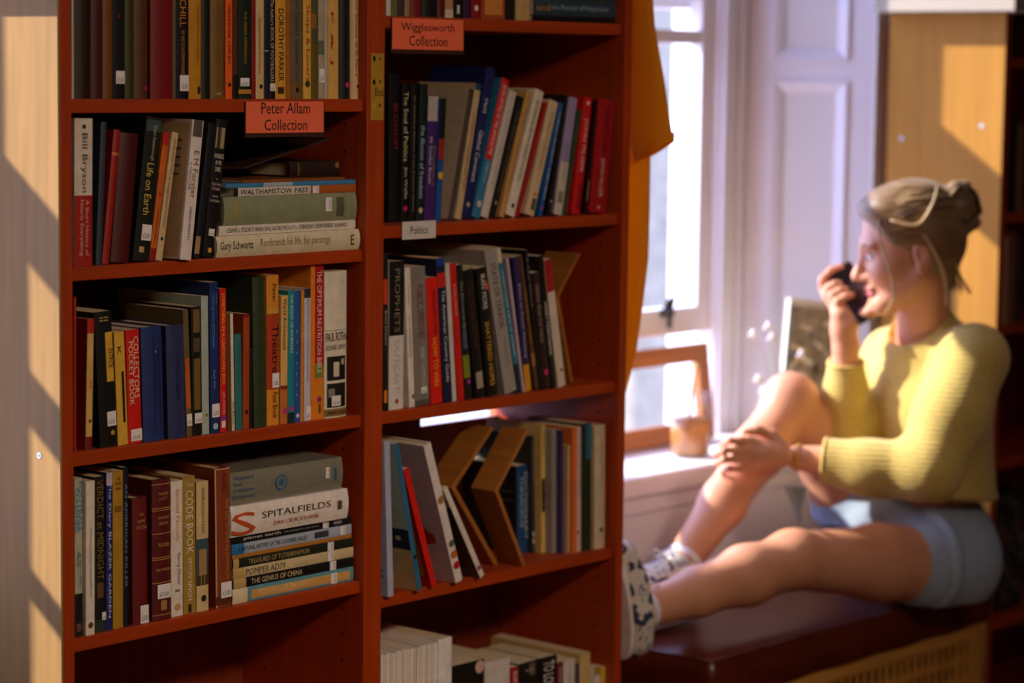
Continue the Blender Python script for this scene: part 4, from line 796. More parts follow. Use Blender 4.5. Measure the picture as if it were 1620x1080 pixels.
# ------------------------------------------------------------------ wooden frame standing in the open lower sash
FR = wood('#b06a30', 0.2, 0.45, 'x'); FRZ = wood('#b06a30', 0.2, 0.45, 'z')
fr = thing('wooden_frame', 'brown wooden frame standing on the sill in the open window', 'frame', (1.9, 0.54, SILL))
fx0, fx1 = 1.56, at(1130, 600, 0.545)[0]; fh = 0.221
for nme, a, b, m in (('top_rail', (fx0, -0.011, fh-0.042), (fx1, 0.011, fh), FR), ('bottom_rail', (fx0, -0.011, 0.0), (fx1, 0.011, 0.046), FR),
                     ('stile', (fx0, -0.011, 0.046), (fx0+0.042, 0.011, fh-0.042), FRZ), ('stile', (fx1-0.042, -0.011, 0.046), (fx1, 0.011, fh-0.042), FRZ)):
    mb = MB(); mb.box(a, b, m); o = mb.build(nme, fr, 0.003); o.location = (-1.9, 0, 0)
fr.rotation_euler = (math.radians(-7), 0, 0); fr.location = (1.9, 0.548, SILL+0.0022)
# ------------------------------------------------------------------ iced coffee in a handled jar
jq = None; jx = sx(1091, 0.42, SILL)
jar = thing('jar_mug', 'glass jar mug of iced coffee with a straw on the windowsill', 'mug', (jx, 0.42, SILL+0.0005))
GJ = glassmat((0.97, 0.98, 0.98), 0.045); COF = mat('#c07f42', 0.4, 0.12, 30.0)
R_ = 0.045
mb = MB(); mb.lathe([(0.0, 0.0), (R_-0.004, 0.0), (R_, 0.006), (R_+0.001, 0.06), (R_, 0.096), (R_-0.006, 0.112), (R_-0.006, 0.118), (R_-0.004, 0.122), (R_-0.004, 0.142), (R_-0.006, 0.145), (R_-0.008, 0.142), (R_-0.008, 0.12), (R_-0.003, 0.094), (R_-0.003, 0.006), (0, 0.005)], (0, 0, 0), GJ, 36, False); mb.build('glass_jar', jar)
mb = MB(); mb.lathe([(0.001, 0.0055), (R_-0.0035, 0.007), (R_-0.0025, 0.06), (R_-0.0035, 0.085), (0.001, 0.086)], (0, 0, 0), COF, 36); mb.build('coffee', jar)
mb = MB(); ux, uy = 0.7, -0.7
mb.tube([(ux*(R_-0.002), uy*(R_-0.002), 0.098)]+[(ux*(R_+0.026*math.sin(a)), uy*(R_+0.026*math.sin(a)), 0.062+0.036*math.cos(a)) for a in np.linspace(0.25, 2.9, 9)]+[(ux*(R_-0.002), uy*(R_-0.002), 0.024)], 0.005, GJ, 10); mb.build('handle', jar)
mb = MB(); mb.tube([(-0.014, 0.004, 0.008), (0.014, -0.002, 0.205)], 0.0036, mat('#e8c98a', 0.4), 10); mb.build('straw', jar)
# ------------------------------------------------------------------ small painting and white blossom sprigs at the sill's right end
pt = thing('painting', 'small canvas painting of pale flowers leaning against the shutter', 'painting', (2.4, 0.4, SILL))
A = at(1241, 484, 0.405); B = at(1318, 484, 0.345)
pa = np.array([A[0], A[1]]); pb = np.array([B[0], B[1]]); wv = pb-pa; wl = np.linalg.norm(wv); ang = math.atan2(wv[1], wv[0]); ph = A[2]-SILL
pt.location = (pa[0]-0.012, pa[1], SILL+0.019); pt.rotation_euler = (math.radians(-4), math.radians(6), ang)
CV = mat('#a3977c', 0.6, 0.45, 22.0); wl = max(wl, 0.16)
mb = MB(); mb.box((0, 0, 0), (wl, 0.018, ph), mat('#f0ead8', 0.7, 0.03))
mb.quad([(0.004, -0.0004, 0.004), (wl-0.002, -0.0004, 0.004), (wl-0.002, -0.0004, ph-0.016), (0.004, -0.0004, ph-0.016)], CV)
mb.quad([(0.0, -0.0006, 0), (0.006, -0.0006, 0), (0.006, -0.0006, ph-0.012), (0, -0.0006, ph-0.012)], mat('#3c8ac0', 0.5))
rr = random.Random(5)
for k in range(26):
    cx_, cz_ = rr.uniform(0.015, wl-0.02), rr.uniform(0.03, ph-0.05); a = rr.uniform(0, 3.1); l_, w_ = rr.uniform(0.012, 0.03), rr.uniform(0.003, 0.007)
    col = rr.choice(['#e8d9a0', '#d8a83c', '#3a3a30', '#8a8a70', '#f0e8d0', '#5c6478'])
    poly = []
    for q in range(10):
        b = q*2*math.pi/10; u_, v_ = l_*math.cos(b), w_*math.sin(b)
        poly.append((cx_+u_*math.cos(a)-v_*math.sin(a), -0.0007-k*0.00002, cz_+u_*math.sin(a)+v_*math.cos(a)))
    mb.quad(poly, mat(col, 0.6))
mb.build('canvas', pt)
vx = sx(1232, 0.35, SILL); vs = thing('flower_vase', 'small glass vase of white blossom sprigs behind the raised knee', 'vase', (vx, 0.35, SILL+0.0005))
mb = MB(); mb.lathe([(0.0, 0), (0.022, 0), (0.026, 0.03), (0.014, 0.075), (0.016, 0.09), (0.012, 0.09), (0.011, 0.075), (0.022, 0.03), (0.018, 0.004), (0, 0.004)], (0, 0, 0), GJ, 24, False); mb.build('glass_vase', vs)
GRN = mat('#b8c0a0', 0.6, 0.1); BLO = mat('#f4f0f0', 0.5, 0.04)
for (px_, py_) in ((1192, 528), (1216, 516), (1222, 534), (1200, 600), (1208, 618), (1268, 560)):
    q = at(px_, py_, 0.35)-np.array([vx, 0.35, SILL]); s_ = MB()
    s_.tube([(0, 0, 0.01), (q[0]*0.2, 0.0, 0.09+0.1*(q[2]-0.09)), (q[0]*0.6, 0.004, 0.09+0.75*(q[2]-0.09)), tuple(q)], [0.0014, 0.0013, 0.001, 0.0008], GRN, 6)
    sp = s_.build('sprig', vs); b_ = MB()
    for k in range(5):
        an = k*1.257; b_.ell((q[0]+0.007*math.cos(an), q[1]+0.004*math.sin(an*2), q[2]+0.006*math.sin(an)), (0.006, 0.005, 0.0045), BLO, 8)
    b_.ell(tuple(q), (0.003, 0.006, 0.003), mat('#e0b05c', 0.6), 6); b_.build('blossom', sp)
# ------------------------------------------------------------------ orange t-shirt hanging in the window recess
def cloth(col, tr):
    m = bpy.data.materials.new('orange_cotton'); m.use_nodes = True; n = m.node_tree.nodes; L = m.node_tree.links
    b = n['Principled BSDF']; b.inputs['Base Color'].default_value = tuple(lin(col))+(1,); b.inputs['Roughness'].default_value = 0.9
    t_ = n.new('ShaderNodeBsdfTranslucent'); t_.inputs[0].default_value = tuple(lin(col))+(1,)
    mx = n.new('ShaderNodeMixShader'); mx.inputs[0].default_value = tr
    L.new(b.outputs[0], mx.inputs[1]); L.new(t_.outputs[0], mx.inputs[2]); L.new(mx.outputs[0], n['Material Output'].inputs[0]); return m
ORC = cloth('#f5ad1c', 0.5)
SX = 1.345
def edge(px, py): q = at_x(px, py, SX); return q[1], q[2]
prof = [edge(1024, -60), edge(1025, 0), edge(1024, 140), edge(1023, 260), edge(1022, 330), edge(1020, 410), edge(1013, 480), edge(1004, 555), edge(997, 585), edge(987, 622)]
shirt = thing('t_shirt', "orange cotton t-shirt hanging from the middle bookcase's end beside the window", 't-shirt', (SX, 0.2, 1.3))
YB = 0.44; nu = 30; V = []; F = []
for i, (yr, z) in enumerate(prof):
    for side in (0, 1):
        for k in range(nu):
            u = k/(nu-1); y = YB+(yr-YB)*u if side == 0 else yr-(yr-YB)*u
            th = 0.017*math.sin(math.pi*min(max(u, 0.02), 0.98))**0.5
            fold = 0.006*math.sin(26*y+1.5*z)+0.004*math.sin(55*y-3*z)
            V.append((SX+(-th if side == 0 else th)+fold*0.8, y, z))
m2 = 2*nu
for i in range(len(prof)-1):
    for k in range(m2): F.append((i*m2+k, i*m2+(k+1) % m2, (i+1)*m2+(k+1) % m2, (i+1)*m2+k))
mb = MB(); mb.add(V, F, ORC, True); o = mb.build('shirt_body', shirt); o.location = (-SX, -0.2, -1.3)
# sleeve: a flattened tube from the shoulder down to its hem
secs = [((1016, -120), (1030, -95)), ((1004, -20), (1036, -4)), ((1000, 60), (1041, 42)), ((998, 150), (1056, 126)), ((1003, 225), (1066, 200)), ((1012, 256), (1069, 223))]
V = []; F = []; nn = 20
for i, (a, b) in enumerate(secs):
    ya_, za_ = edge(*a); yb_, zb_ = edge(*b)
    for k in range(nn):
        an = 2*math.pi*k/nn; u = 0.5-0.5*math.cos(an)
        V.append((SX-0.010+0.016*math.sin(an)+0.002*math.sin(9*u+i), ya_+(yb_-ya_)*u, za_+(zb_-za_)*u))
for i in range(len(secs)-1):
    for k in range(nn): F.append((i*nn+k, i*nn+(k+1) % nn, (i+1)*nn+(k+1) % nn, (i+1)*nn+k))
mb = MB(); mb.add(V, F, ORC, True); o = mb.build('sleeve', shirt); o.location = (-SX, -0.2, -1.3)
V2 = [V[(len(secs)-1)*nn+k] for k in range(nn)]
mb = MB(); c_ = np.mean(np.array(V2), 0)
hemv = []
for dz, sc in ((0.0, 1.03), (0.016, 1.03)):
    for q0 in V2: q = c_+(np.array(q0)-c_)*np.array([1.12, sc, sc]); hemv.append((q[0], q[1], q[2]+dz))
mb.add(hemv, [(k, (k+1) % nn, nn+(k+1) % nn, nn+k) for k in range(nn)], ORC, True); o = mb.build('hem', shirt); o.location = (-SX, -0.2, -1.3)
hg = thing('clothes_hanger', "wire hanger holding the orange t-shirt on the bookcase's end hook", 'hanger', (SX, 0.2, 1.75))
zt_ = prof[0][1]
mb = MB(); mb.tube([(SX, 0.40, zt_-0.02), (SX, 0.18, zt_+0.06), (SX, 0.03, zt_-0.0)], 0.003, METAL, 8); mb.tube([(SX, 0.18, zt_+0.06), (SX, 0.18, 1.94), (SX, 0.17, 1.966), (SX, 0.188, 1.964)], 0.0025, METAL, 8)
o = mb.build('wire', hg); o.location = (-SX, -0.2, -1.75)
# ------------------------------------------------------------------ far bookcase: a few books and a patterned bag
def fbook(x0, x1, y, z, h, d, col, look, i, rowk):
    r = book(x1-x0, h, d, col, [('hb',)] if i % 2 else [], '%s, %s from left in %s' % (look, ORD[i], ROWNAME[rowk]), 'books on '+ROWNAME[rowk], i)
    r.location = (x0, y, z+0.0003)
for rk, zz, lst in (('F1', FZ[0], (('#0e0c0c', 0.036, 0.09), ('#2a201a', 0.03, 0.09), ('#4a1814', 0.04, 0.085), ('#1c2430', 0.03, 0.09))),
                    ('F2', FZ[1], (('#7a5a3c', 0.022, 0.2), ('#3a140e', 0.02, 0.21), ('#14100e', 0.034, 0.22), ('#8a6a44', 0.03, 0.2))),
                    ('F3', FZ[2], (('#b08a64', 0.03, 0.19), ('#c9a47c', 0.026, 0.2), ('#8a5c3c', 0.03, 0.21), ('#3c3028', 0.03, 0.2)))):
    x = 2.639+BT+0.003
    for i, (c_, w_, h_) in enumerate(lst):
        fbook(x, x+w_, 0.025, zz, h_, 0.18, c_, ['dark', 'brown', 'maroon', 'plain'][i]+' spined book', i, rk); x += w_+0.002
bag = thing('tote_bag', 'dark patterned bag with pale specks on far right bookcase beside the bench', 'bag', (2.80, 0.03, FZ[4]))
PAT = mat('#17130f', 0.8, 0.0, key='pattern')
n = PAT.node_tree.nodes; L = PAT.node_tree.links
vo = n.new('ShaderNodeTexVoronoi'); vo.inputs['Scale'].default_value = 75
tc = n.new('ShaderNodeTexCoord'); L.new(tc.outputs['Object'], vo.inputs['Vector'])
rp = n.new('ShaderNodeValToRGB'); rp.color_ramp.interpolation = 'CONSTANT'; e = rp.color_ramp.elements
e[0].color = (0.006, 0.005, 0.004, 1); e[1].position = 0.62; e[1].color = (0.13, 0.09, 0.07, 1)
for p_, c_ in ((0.74, (0.03, 0.05, 0.05, 1)), (0.84, (0.16, 0.03, 0.03, 1)), (0.9, (0.10, 0.11, 0.13, 1))):
    q = e.new(p_); q.color = c_
sp_ = n.new('ShaderNodeSeparateColor'); L.new(vo.outputs['Color'], sp_.inputs[0]); L.new(sp_.outputs[0], rp.inputs[0]); L.new(rp.outputs[0], n['Principled BSDF'].inputs['Base Color'])
mb = MB(); V = []; F = []; ns = 32
for j in range(12):
    v = j/11; z = 0.27*v; bul = 0.012*math.sin(math.pi*v)
    for k in range(ns):
        a = 2*math.pi*k/ns; c_, s_ = math.cos(a), math.sin(a); e_ = 0.5
        V.append((math.copysign(abs(c_)**e_, c_)*(0.125+bul), 0.10+math.copysign(abs(s_)**e_, s_)*(0.075+bul), z))
for j in range(11):
    for k in range(ns): F.append((j*ns+k, j*ns+(k+1) % ns, (j+1)*ns+(k+1) % ns, (j+1)*ns+k))
F.append(tuple(range(ns))[::-1]); F.append(tuple(range(11*ns, 12*ns))); mb.add(V, F, PAT, True); mb.build('bag_body', bag)
for y in (0.035, 0.165):
    mb = MB(); mb.tube([(-0.05, y, 0.26), (-0.048, y, 0.29), (-0.02, y, 0.315), (0.02, y, 0.315), (0.048, y, 0.29), (0.05, y, 0.26)], 0.006, PAT, 8); mb.build('strap', bag)
# ------------------------------------------------------------------ the seated woman: smooth-union distance fields meshed with OpenVDB
import openvdb
class SDF:
    def __init__(s, lo, hi, h):
        s.lo = np.array(lo, np.float32); s.h = h; s.n = np.ceil((np.array(hi)-np.array(lo))/h).astype(int)+1
        s.A = np.full(tuple(s.n), 0.5, np.float32)
    def _sub(s, lo, hi, m):
        a = np.maximum(((np.array(lo)-m-s.lo)/s.h).astype(int), 0); b = np.minimum(((np.array(hi)+m-s.lo)/s.h).astype(int)+2, s.n)
        if np.any(b <= a): return None, None
        g = [s.lo[i]+s.h*np.arange(a[i], b[i], dtype=np.float32) for i in range(3)]
        return tuple(slice(a[i], b[i]) for i in range(3)), np.meshgrid(*g, indexing='ij', sparse=True)
    def _mix(s, sl, d, k, sub=False):
        A = s.A[sl]
        if sub:
            d = -d; h = np.maximum(k-np.abs(A-d), 0)/max(k, 1e-6); s.A[sl] = np.maximum(A, d)+h*h*k*0.25
        else:
            h = np.maximum(k-np.abs(A-d), 0)/max(k, 1e-6); s.A[sl] = np.minimum(A, d)-h*h*k*0.25
    def cone(s, a, b, ra, rb, k=0.02, sub=False):
        a = np.array(a, np.float32); b = np.array(b, np.float32); r = max(ra, rb)
        sl, g = s._sub(np.minimum(a, b)-r, np.maximum(a, b)+r, k+0.015)
        if sl is None: return
        ba = b-a; l2 = float(ba@ba)+1e-9
        t = ((g[0]-a[0])*ba[0]+(g[1]-a[1])*ba[1]+(g[2]-a[2])*ba[2])/l2; t = np.clip(t, 0, 1)
        d = np.sqrt((g[0]-a[0]-t*ba[0])**2+(g[1]-a[1]-t*ba[1])**2+(g[2]-a[2]-t*ba[2])**2)-(ra+(rb-ra)*t)
        s._mix(sl, d.astype(np.float32), k, sub)
    def chain(s, pts, rs, k=0.02):
        for i in range(len(pts)-1): s.cone(pts[i], pts[i+1], rs[i], rs[i+1], k)
    def ell(s, c, r, R=None, k=0.02, sub=False):       # R: 3 columns = axes
        c = np.array(c, np.float32); r = np.array(r, np.float32); R = np.eye(3) if R is None else np.array(R)
        ext = np.sqrt(((R*r)**2).sum(1))
        sl, g = s._sub(c-ext, c+ext, k+0.015)
        if sl is None: return
        q = [(g[0]-c[0])*R[0, i]+(g[1]-c[1])*R[1, i]+(g[2]-c[2])*R[2, i] for i in range(3)]
        k0 = np.sqrt(sum((q[i]/r[i])**2 for i in range(3))); k1 = np.sqrt(sum((q[i]/r[i]**2)**2 for i in range(3)))+1e-6
        s._mix(sl, (k0*(k0-1)/k1).astype(np.float32), k, sub)
    def cut(s, p, nrm, k=0.004, lo=None, hi=None):      # remove the side the normal points to (inside a box)
        p = np.array(p, np.float32); nrm = np.array(nrm, np.float32); nrm = nrm/np.linalg.norm(nrm)
        sl, g = s._sub(s.lo if lo is None else lo, s.lo+s.h*s.n if hi is None else hi, 0)
        d = -((g[0]-p[0])*nrm[0]+(g[1]-p[1])*nrm[1]+(g[2]-p[2])*nrm[2])
        s._mix(sl, d.astype(np.float32)+np.zeros(s.A[sl].shape, np.float32), k, True)
    def mesh(s):
        bgv = 3*s.h; g = openvdb.FloatGrid(bgv); g.copyFromArray(np.ascontiguousarray(np.clip(s.A, -bgv, bgv)).astype(np.float64), tolerance=0.0)
        P, Q = g.convertToQuads(0.0)
        return np.array(P)*s.h+s.lo, np.array(Q)
def sdf_obj(name, S, mats, parent, pick=None, disp=None):
    P, Q = S.mesh()
    if disp is not None: P = disp(P)
    v0 = P[Q[:, 0]]; vol = np.einsum('ij,ij->i', v0, np.cross(P[Q[:, 1]], P[Q[:, 2]])).sum()
    if vol < 0: Q = Q[:, ::-1]
    me = bpy.data.meshes.new(name); me.from_pydata(P.tolist(), [], Q.tolist())
    for m in mats: me.materials.append(m)
    me.polygons.foreach_set('use_smooth', [True]*len(Q))
    if pick is not None: me.polygons.foreach_set('material_index', pick(P[Q].mean(1)).astype(int).tolist())
    me.update(); o = bpy.data.objects.new(name, me); COL.objects.link(o)
    if parent: o.parent = parent; o.location = -parent.location
    sm = o.modifiers.new('soft', 'SMOOTH'); sm.factor = 0.5; sm.iterations = 3
    return o
SKIN = mat((0.70, 0.33, 0.19), 0.45, 0.05, 18.0, 0.03, sub=0.12); LIP = mat('#c8606a', 0.4, 0.05)
def knit(col):
    m = mat(col, 0.9, 0.10, 90.0, 0.0, sheen=0.25, key='knit'); n = m.node_tree.nodes; L = m.node_tree.links
    tc = n.new('ShaderNodeTexCoord'); w1 = n.new('ShaderNodeTexWave'); w1.bands_direction = 'Z'; w1.inputs['Scale'].default_value = 34; w1.inputs['Distortion'].default_value = 1.5; w1.inputs['Detail'].default_value = 2
    L.new(tc.outputs['Object'], w1.inputs['Vector']); bp = n.new('ShaderNodeBump'); bp.inputs['Strength'].default_value = 0.5; bp.inputs['Distance'].default_value = 0.004
    L.new(w1.outputs['Fac'], bp.inputs['Height']); L.new(bp.outputs[0], n['Principled BSDF'].inputs['Normal']); return m
KNIT = knit((0.66, 0.485, 0.12)); DENIM = mat('#9fb0c4', 0.85, 0.14, 160.0, 0.3); DENIMD = mat('#64728a', 0.85, 0.2, 160.0, 0.3)
who = thing('person', 'woman in yellow jumper and denim shorts sitting on the bench, phone at her mouth', 'person', (2.2, 0.0, OZ))
v = lambda *a: np.array(a, float)
# joints
Lhip, Lknee, Lank = at(1492, 892, -0.12), at(1252, 886, -0.025), at(1004, 969, 0.05)
Rhip = Lhip+v(0.05, 0.17, 0.0); Rknee = at(1252, 637, 0.13); Rank = at(1072, 900, 0.15)
Lsh, Lelb, Lwr = at(1542, 560, -0.23), at(1466, 745, -0.20), at(1262, 724, 0.03)
Rsh, Relb, Rwr = at(1412, 560, 0.07), at(1338, 692, 0.055), at(1338, 545, 0.03)
pel = (Lhip+Rhip)/2+v(0.03, 0, 0.03); chest = (Lsh+Rsh)/2+v(0, 0, -0.06); waist = (pel+chest)/2+v(0.015, 0, 0)
neck = at(1455, 512, -0.085); HC = at(1432, 392, -0.085)
# head frame: looks to picture left and a little down
fy = math.radians(131.5); tilt = math.radians(-13)
HF = v(math.cos(fy)*math.cos(tilt), math.sin(fy)*math.cos(tilt), math.sin(tilt)); HLf = v(-math.sin(fy), math.cos(fy), 0); HU = np.cross(HF, HLf)
HR = np.stack([HF, HLf, HU], 1)
hd = lambda x, y, z: HC+HR @ v(x, y, z)
S = SDF((1.33, -0.33, 0.42), (2.46, 0.33, 1.36), 0.0034)
# torso (under the clothes), neck
S.chain([pel, waist, chest], [0.105, 0.095, 0.10], 0.05); S.cone(Lhip, Rhip, 0.09, 0.09, 0.04)
S.cone(Lsh, Rsh, 0.045, 0.045, 0.04)
S.cone(neck+v(0.015, 0, -0.04), hd(-0.03, 0, -0.06), 0.058, 0.052, 0.025)
# legs
def leg(hip, kn, an, cal):
    S.chain([hip, hip+(kn-hip)*0.45, kn], [0.088, 0.076, 0.058], 0.03)
    d = an-kn; S.chain([kn, kn+d*0.3, kn+d*0.62, an], [0.053, cal, 0.046, 0.034], 0.025)
leg(Lhip, Lknee, Lank, 0.058); leg(Rhip, Rknee, Rank, 0.054)
S.ell(Rknee+v(-0.012, 0, 0.012), (0.045, 0.042, 0.045), k=0.03); S.ell(Lknee+v(0, -0.01, 0.01), (0.045, 0.045, 0.045), k=0.03)
Rtoe = v(Rank[0]-0.165, Rank[1]+0.0, OZ+0.042); Rheel = v(Rank[0]+0.03, Rank[1]+0.005, OZ+0.046)
Ltoe = Lank+v(-0.026, 0.02, 0.105); Lheel = Lank+v(-0.006, 0.0, -0.045)
for a, t_, hl in ((Rank, Rtoe, Rheel), (Lank, Ltoe, Lheel)):
    S.chain([a, a+(t_-a)*0.55, t_], [0.034, 0.03, 0.022], 0.02); S.cone(a, hl, 0.033, 0.027, 0.02)
# arms
S.chain([Lsh, Lelb, Lelb+(Lwr-Lelb)*0.35, Lwr], [0.048, 0.040, 0.040, 0.026], 0.02)
S.chain([Rsh, Relb, Relb+(Rwr-Relb)*0.35, Rwr], [0.048, 0.038, 0.038, 0.026], 0.02)
# head
def he(c, r, k=0.02, sub=False): S.ell(hd(*c), r, HR, k, sub)
he((-0.018, 0, 0.042), (0.098, 0.076, 0.085)); he((0.028, 0, -0.028), (0.06, 0.058, 0.085), 0.03)
for s_ in (1, -1):
    S.cone(hd(-0.012, s_*0.05, -0.055), hd(0.066, s_*0.012, -0.104), 0.02, 0.019, 0.025)
    he((0.052, s_*0.034, -0.03), (0.03, 0.026, 0.024), 0.03)
he((0.073, 0, -0.103), (0.02, 0.022, 0.016), 0.02); he((0.074, 0, 0.022), (0.018, 0.05, 0.012), 0.02)
S.cone(hd(0.082, 0, 0.008), hd(0.110, 0, -0.034), 0.0085, 0.011, 0.012); he((0.105, 0, -0.040), (0.013, 0.011, 0.009), 0.008)
for s_ in (1, -1): he((0.094, s_*0.012, -0.042), (0.010, 0.007, 0.008), 0.006)
he((0.078, 0, -0.058), (0.014, 0.02, 0.016), 0.015)
for s_ in (1, -1): he((0.090, s_*0.033, 0.0), (0.018, 0.017, 0.012), 0.012, True)
he((0.0895, 0, -0.0655), (0.010, 0.022, 0.0055), 0.004); he((0.087, 0, -0.0775), (0.011, 0.019, 0.0065), 0.004)
he((0.105, 0, -0.0715), (0.014, 0.02, 0.0016), 0.003, True)
for s_ in (1, -1):
    he((-0.020, s_*0.077, -0.014), (0.019, 0.008, 0.032), 0.008); he((-0.016, s_*0.086, -0.010), (0.010, 0.006, 0.018), 0.005, True)
    he((-0.010, s_*0.078, -0.04), (0.008, 0.006, 0.010), 0.006)
# hands
def finger(pts, r0=0.0088, r1=0.0064, k=0.006):
    n_ = len(pts); S.chain(pts, [r0+(r1-r0)*i/(n_-1) for i in range(n_)], k)
# left hand over the raised shin: knuckles on the near side, fingers curling round the front of the shin
kn = [at(1186, 697, 0.080), at(1180, 712, 0.078), at(1180, 727, 0.078), at(1186, 741, 0.080)]
mid = [at(1154, 697, 0.100), at(1146, 712, 0.098), at(1146, 727, 0.100), at(1154, 741, 0.104)]
tip = [at(1140, 706, 0.137), at(1131, 720, 0.137), at(1132, 734, 0.137), at(1142, 747, 0.137)]
pw = at(1246, 722, 0.034)
for a in kn: S.cone(pw+(a-pw)*0.15, a, 0.017, 0.0105, 0.012)
S.cone(pw+(kn[1]-pw)*0.55, pw+(kn[2]-pw)*0.55, 0.017, 0.017, 0.012)
for a, b, c in zip(kn, mid, tip): finger([a, (a+b)/2+v(0, -0.003, 0.001), b, c])
th_ = [at(1238, 706, 0.042), at(1222, 688, 0.062), at(1198, 680, 0.082), at(1178, 683, 0.097)]
S.chain(th_, [0.015, 0.0115, 0.0095, 0.0075], 0.01)
# right hand round the phone
PC = at(1352, 463, 0.012)                        # phone centre
pa_ = -0.42*CR+0.62*CU+0.30*CF; pa_ /= np.linalg.norm(pa_); pn = -CF+0.25*CR; pn -= pa_*(pn@pa_); pn /= np.linalg.norm(pn); ps = np.cross(pn, pa_)
if ps@CR < 0: ps = -ps                           # ps points to picture right
q = lambda a, b, c: PC+pa_*a+ps*b+pn*c           # along phone, across, towards us
pal = q(-0.02, -0.046, -0.016); wr = Rwr
S.chain([wr, wr+(pal-wr)*0.5, pal], [0.026, 0.025, 0.022], 0.015)
S.cone(q(-0.045, -0.034, -0.016), q(0.03, -0.047, -0.014), 0.018, 0.013, 0.014)
fa = [0.048, 0.030, 0.012, -0.006]
for i, a in enumerate(fa):
    b0 = q(a, -0.046, -0.016); b1 = q(a+0.006, -0.043, 0.006); b2 = q(a+0.004, -0.032+0.002*i, 0.0135); b3 = q(a, -0.022+0.003*i, 0.0135)
    if i == 0: b1, b2, b3 = q(0.060, -0.040, 0.002), q(0.068, -0.014, 0.004), q(0.064, 0.010, 0.004)
    finger([b0, b1, b2, b3], 0.0090, 0.0068)
S.chain([q(-0.045, -0.022, -0.012), q(-0.054, 0.0, 0.004), q(-0.046, 0.018, 0.0125), q(-0.030, 0.028, 0.0125)], [0.014, 0.0115, 0.0095, 0.0078], 0.01)
S.cut((2.0, 0, OZ+0.002), (0, 0, -1), 0.006, (1.49, -0.33, 0.40), (2.46, 0.33, OZ+0.05))
def pickskin(C):
    L_ = (C-HC) @ HR
    return ((L_[:, 0] > 0.082) & (np.abs(L_[:, 1]) < 0.021) & (L_[:, 2] < -0.0605) & (L_[:, 2] > -0.0845) & (L_[:, 0] < 0.102) & (np.abs(L_[:, 1]) < 0.0225-0.9*np.abs(L_[:, 2]+0.072))).astype(int)
sdf_obj('body', S, [SKIN, LIP], who, pickskin)
def part(mb, name, parent=who):
    o = mb.build(name, parent); o.location = -who.location; return o
EYE = mat('#f2efee', 0.15, 0.0); IRIS = mat('#5a7088', 0.2, 0.1)
for s_ in (1, -1):
    mb = MB(); mb.ell(hd(0.0735, s_*0.032, 0.0), (0.0115,)*3, EYE, 14); d = HR @ v(0.97, 0.02*s_, -0.2)
    mb.ell(hd(0.0735, s_*0.032, 0.0)+d*0.0095, (0.0025, 0.005, 0.005), IRIS, 10, HR); part(mb, 'eye')
    mb = MB(); mb.tube([hd(0.079, s_*0.019, 0.009), hd(0.0835, s_*0.03, 0.0085), hd(0.078, s_*0.043, 0.004)], [0.002, 0.0032, 0.002], SKIN, 8)
    part(mb, 'eyelid')
    mb = MB(); mb.tube([hd(0.0915, s_*0.016, 0.022), hd(0.0885, s_*0.034, 0.027), hd(0.076, s_*0.05, 0.022)], [0.002, 0.003, 0.0015], mat('#8a6a44', 0.8), 8); part(mb, 'eyebrow')
# ---- hair: cap swept back into a messy bun, loose strands
HAIR = mat('#80603a', 0.45, 0.35, 9.0, 0.6, (1, 1, 1), key='hair', sheen=0.2)
n = HAIR.node_tree.nodes; n['Noise Texture'].inputs['Scale'].default_value = 60; n['Mapping'].inputs['Scale'].default_value = (0.5, 0.5, 3.0)
S = SDF(HC-v(.22, .22, .2), HC+v(.22, .22, .2), 0.003)
S.ell(hd(-0.024, 0, 0.046), (0.106, 0.086, 0.094), HR, 0.01)
S.ell(hd(-0.055, 0, 0.0), (0.072, 0.078, 0.075), HR, 0.03)
S.ell(hd(0.028, 0.0, 0.092), (0.052, 0.062, 0.034), HR, 0.03)
fr_ = HR @ v(1, 0, -0.62); S.cut(hd(0.060, 0, 0.055), fr_, 0.012)
for s_ in (1, -1): S.ell(hd(0.035, s_*0.085, -0.035), (0.055, 0.03, 0.055), HR, 0.012, True)
S.cone(hd(-0.07, 0.03, -0.06), hd(-0.06, 0.02, -0.115), 0.022, 0.006, 0.02); S.cone(hd(-0.07, -0.02, -0.06), hd(-0.07, -0.02, -0.12), 0.02, 0.005, 0.02)
S.ell(hd(-0.122, 0.0, 0.058), (0.042, 0.048, 0.05), HR, 0.015)
rr = random.Random(11)
for k in range(9):
    a = k*0.7; S.ell(hd(-0.128+0.03*math.cos(a), 0.03*math.sin(a*1.7), 0.06+0.042*math.sin(a)), (0.018, 0.018, 0.016), HR, 0.01)
hair = sdf_obj('hair', S, [HAIR], who)
BLOND = mat('#c4a676', 0.4, 0.25, 30.0, 0.2); DARKH = mat('#4c3420', 0.45, 0.25, 30.0, 0.2)
mb = MB()
def strand(pts, r, m):
    pts = [hd(*p) for p in pts]; P = []
    for i in range(len(pts)-1):
        p0 = pts[max(i-1, 0)]; p1 = pts[i]; p2 = pts[i+1]; p3 = pts[min(i+2, len(pts)-1)]
        for t in (0, 0.25, 0.5, 0.75): P.append(0.5*((2*p1)+(-p0+p2)*t+(2*p0-5*p1+4*p2-p3)*t*t+(-p0+3*p1-3*p2+p3)*t**3))
    P.append(pts[-1]); nP = len(P); mb.tube(P, [r*(0.35+0.65*math.sin(math.pi*min(0.12+0.85*i/(nP-1), 1))) for i in range(nP)], m, 6)
cc = v(-0.024, 0, 0.046); rad = v(0.1075, 0.0875, 0.0955)
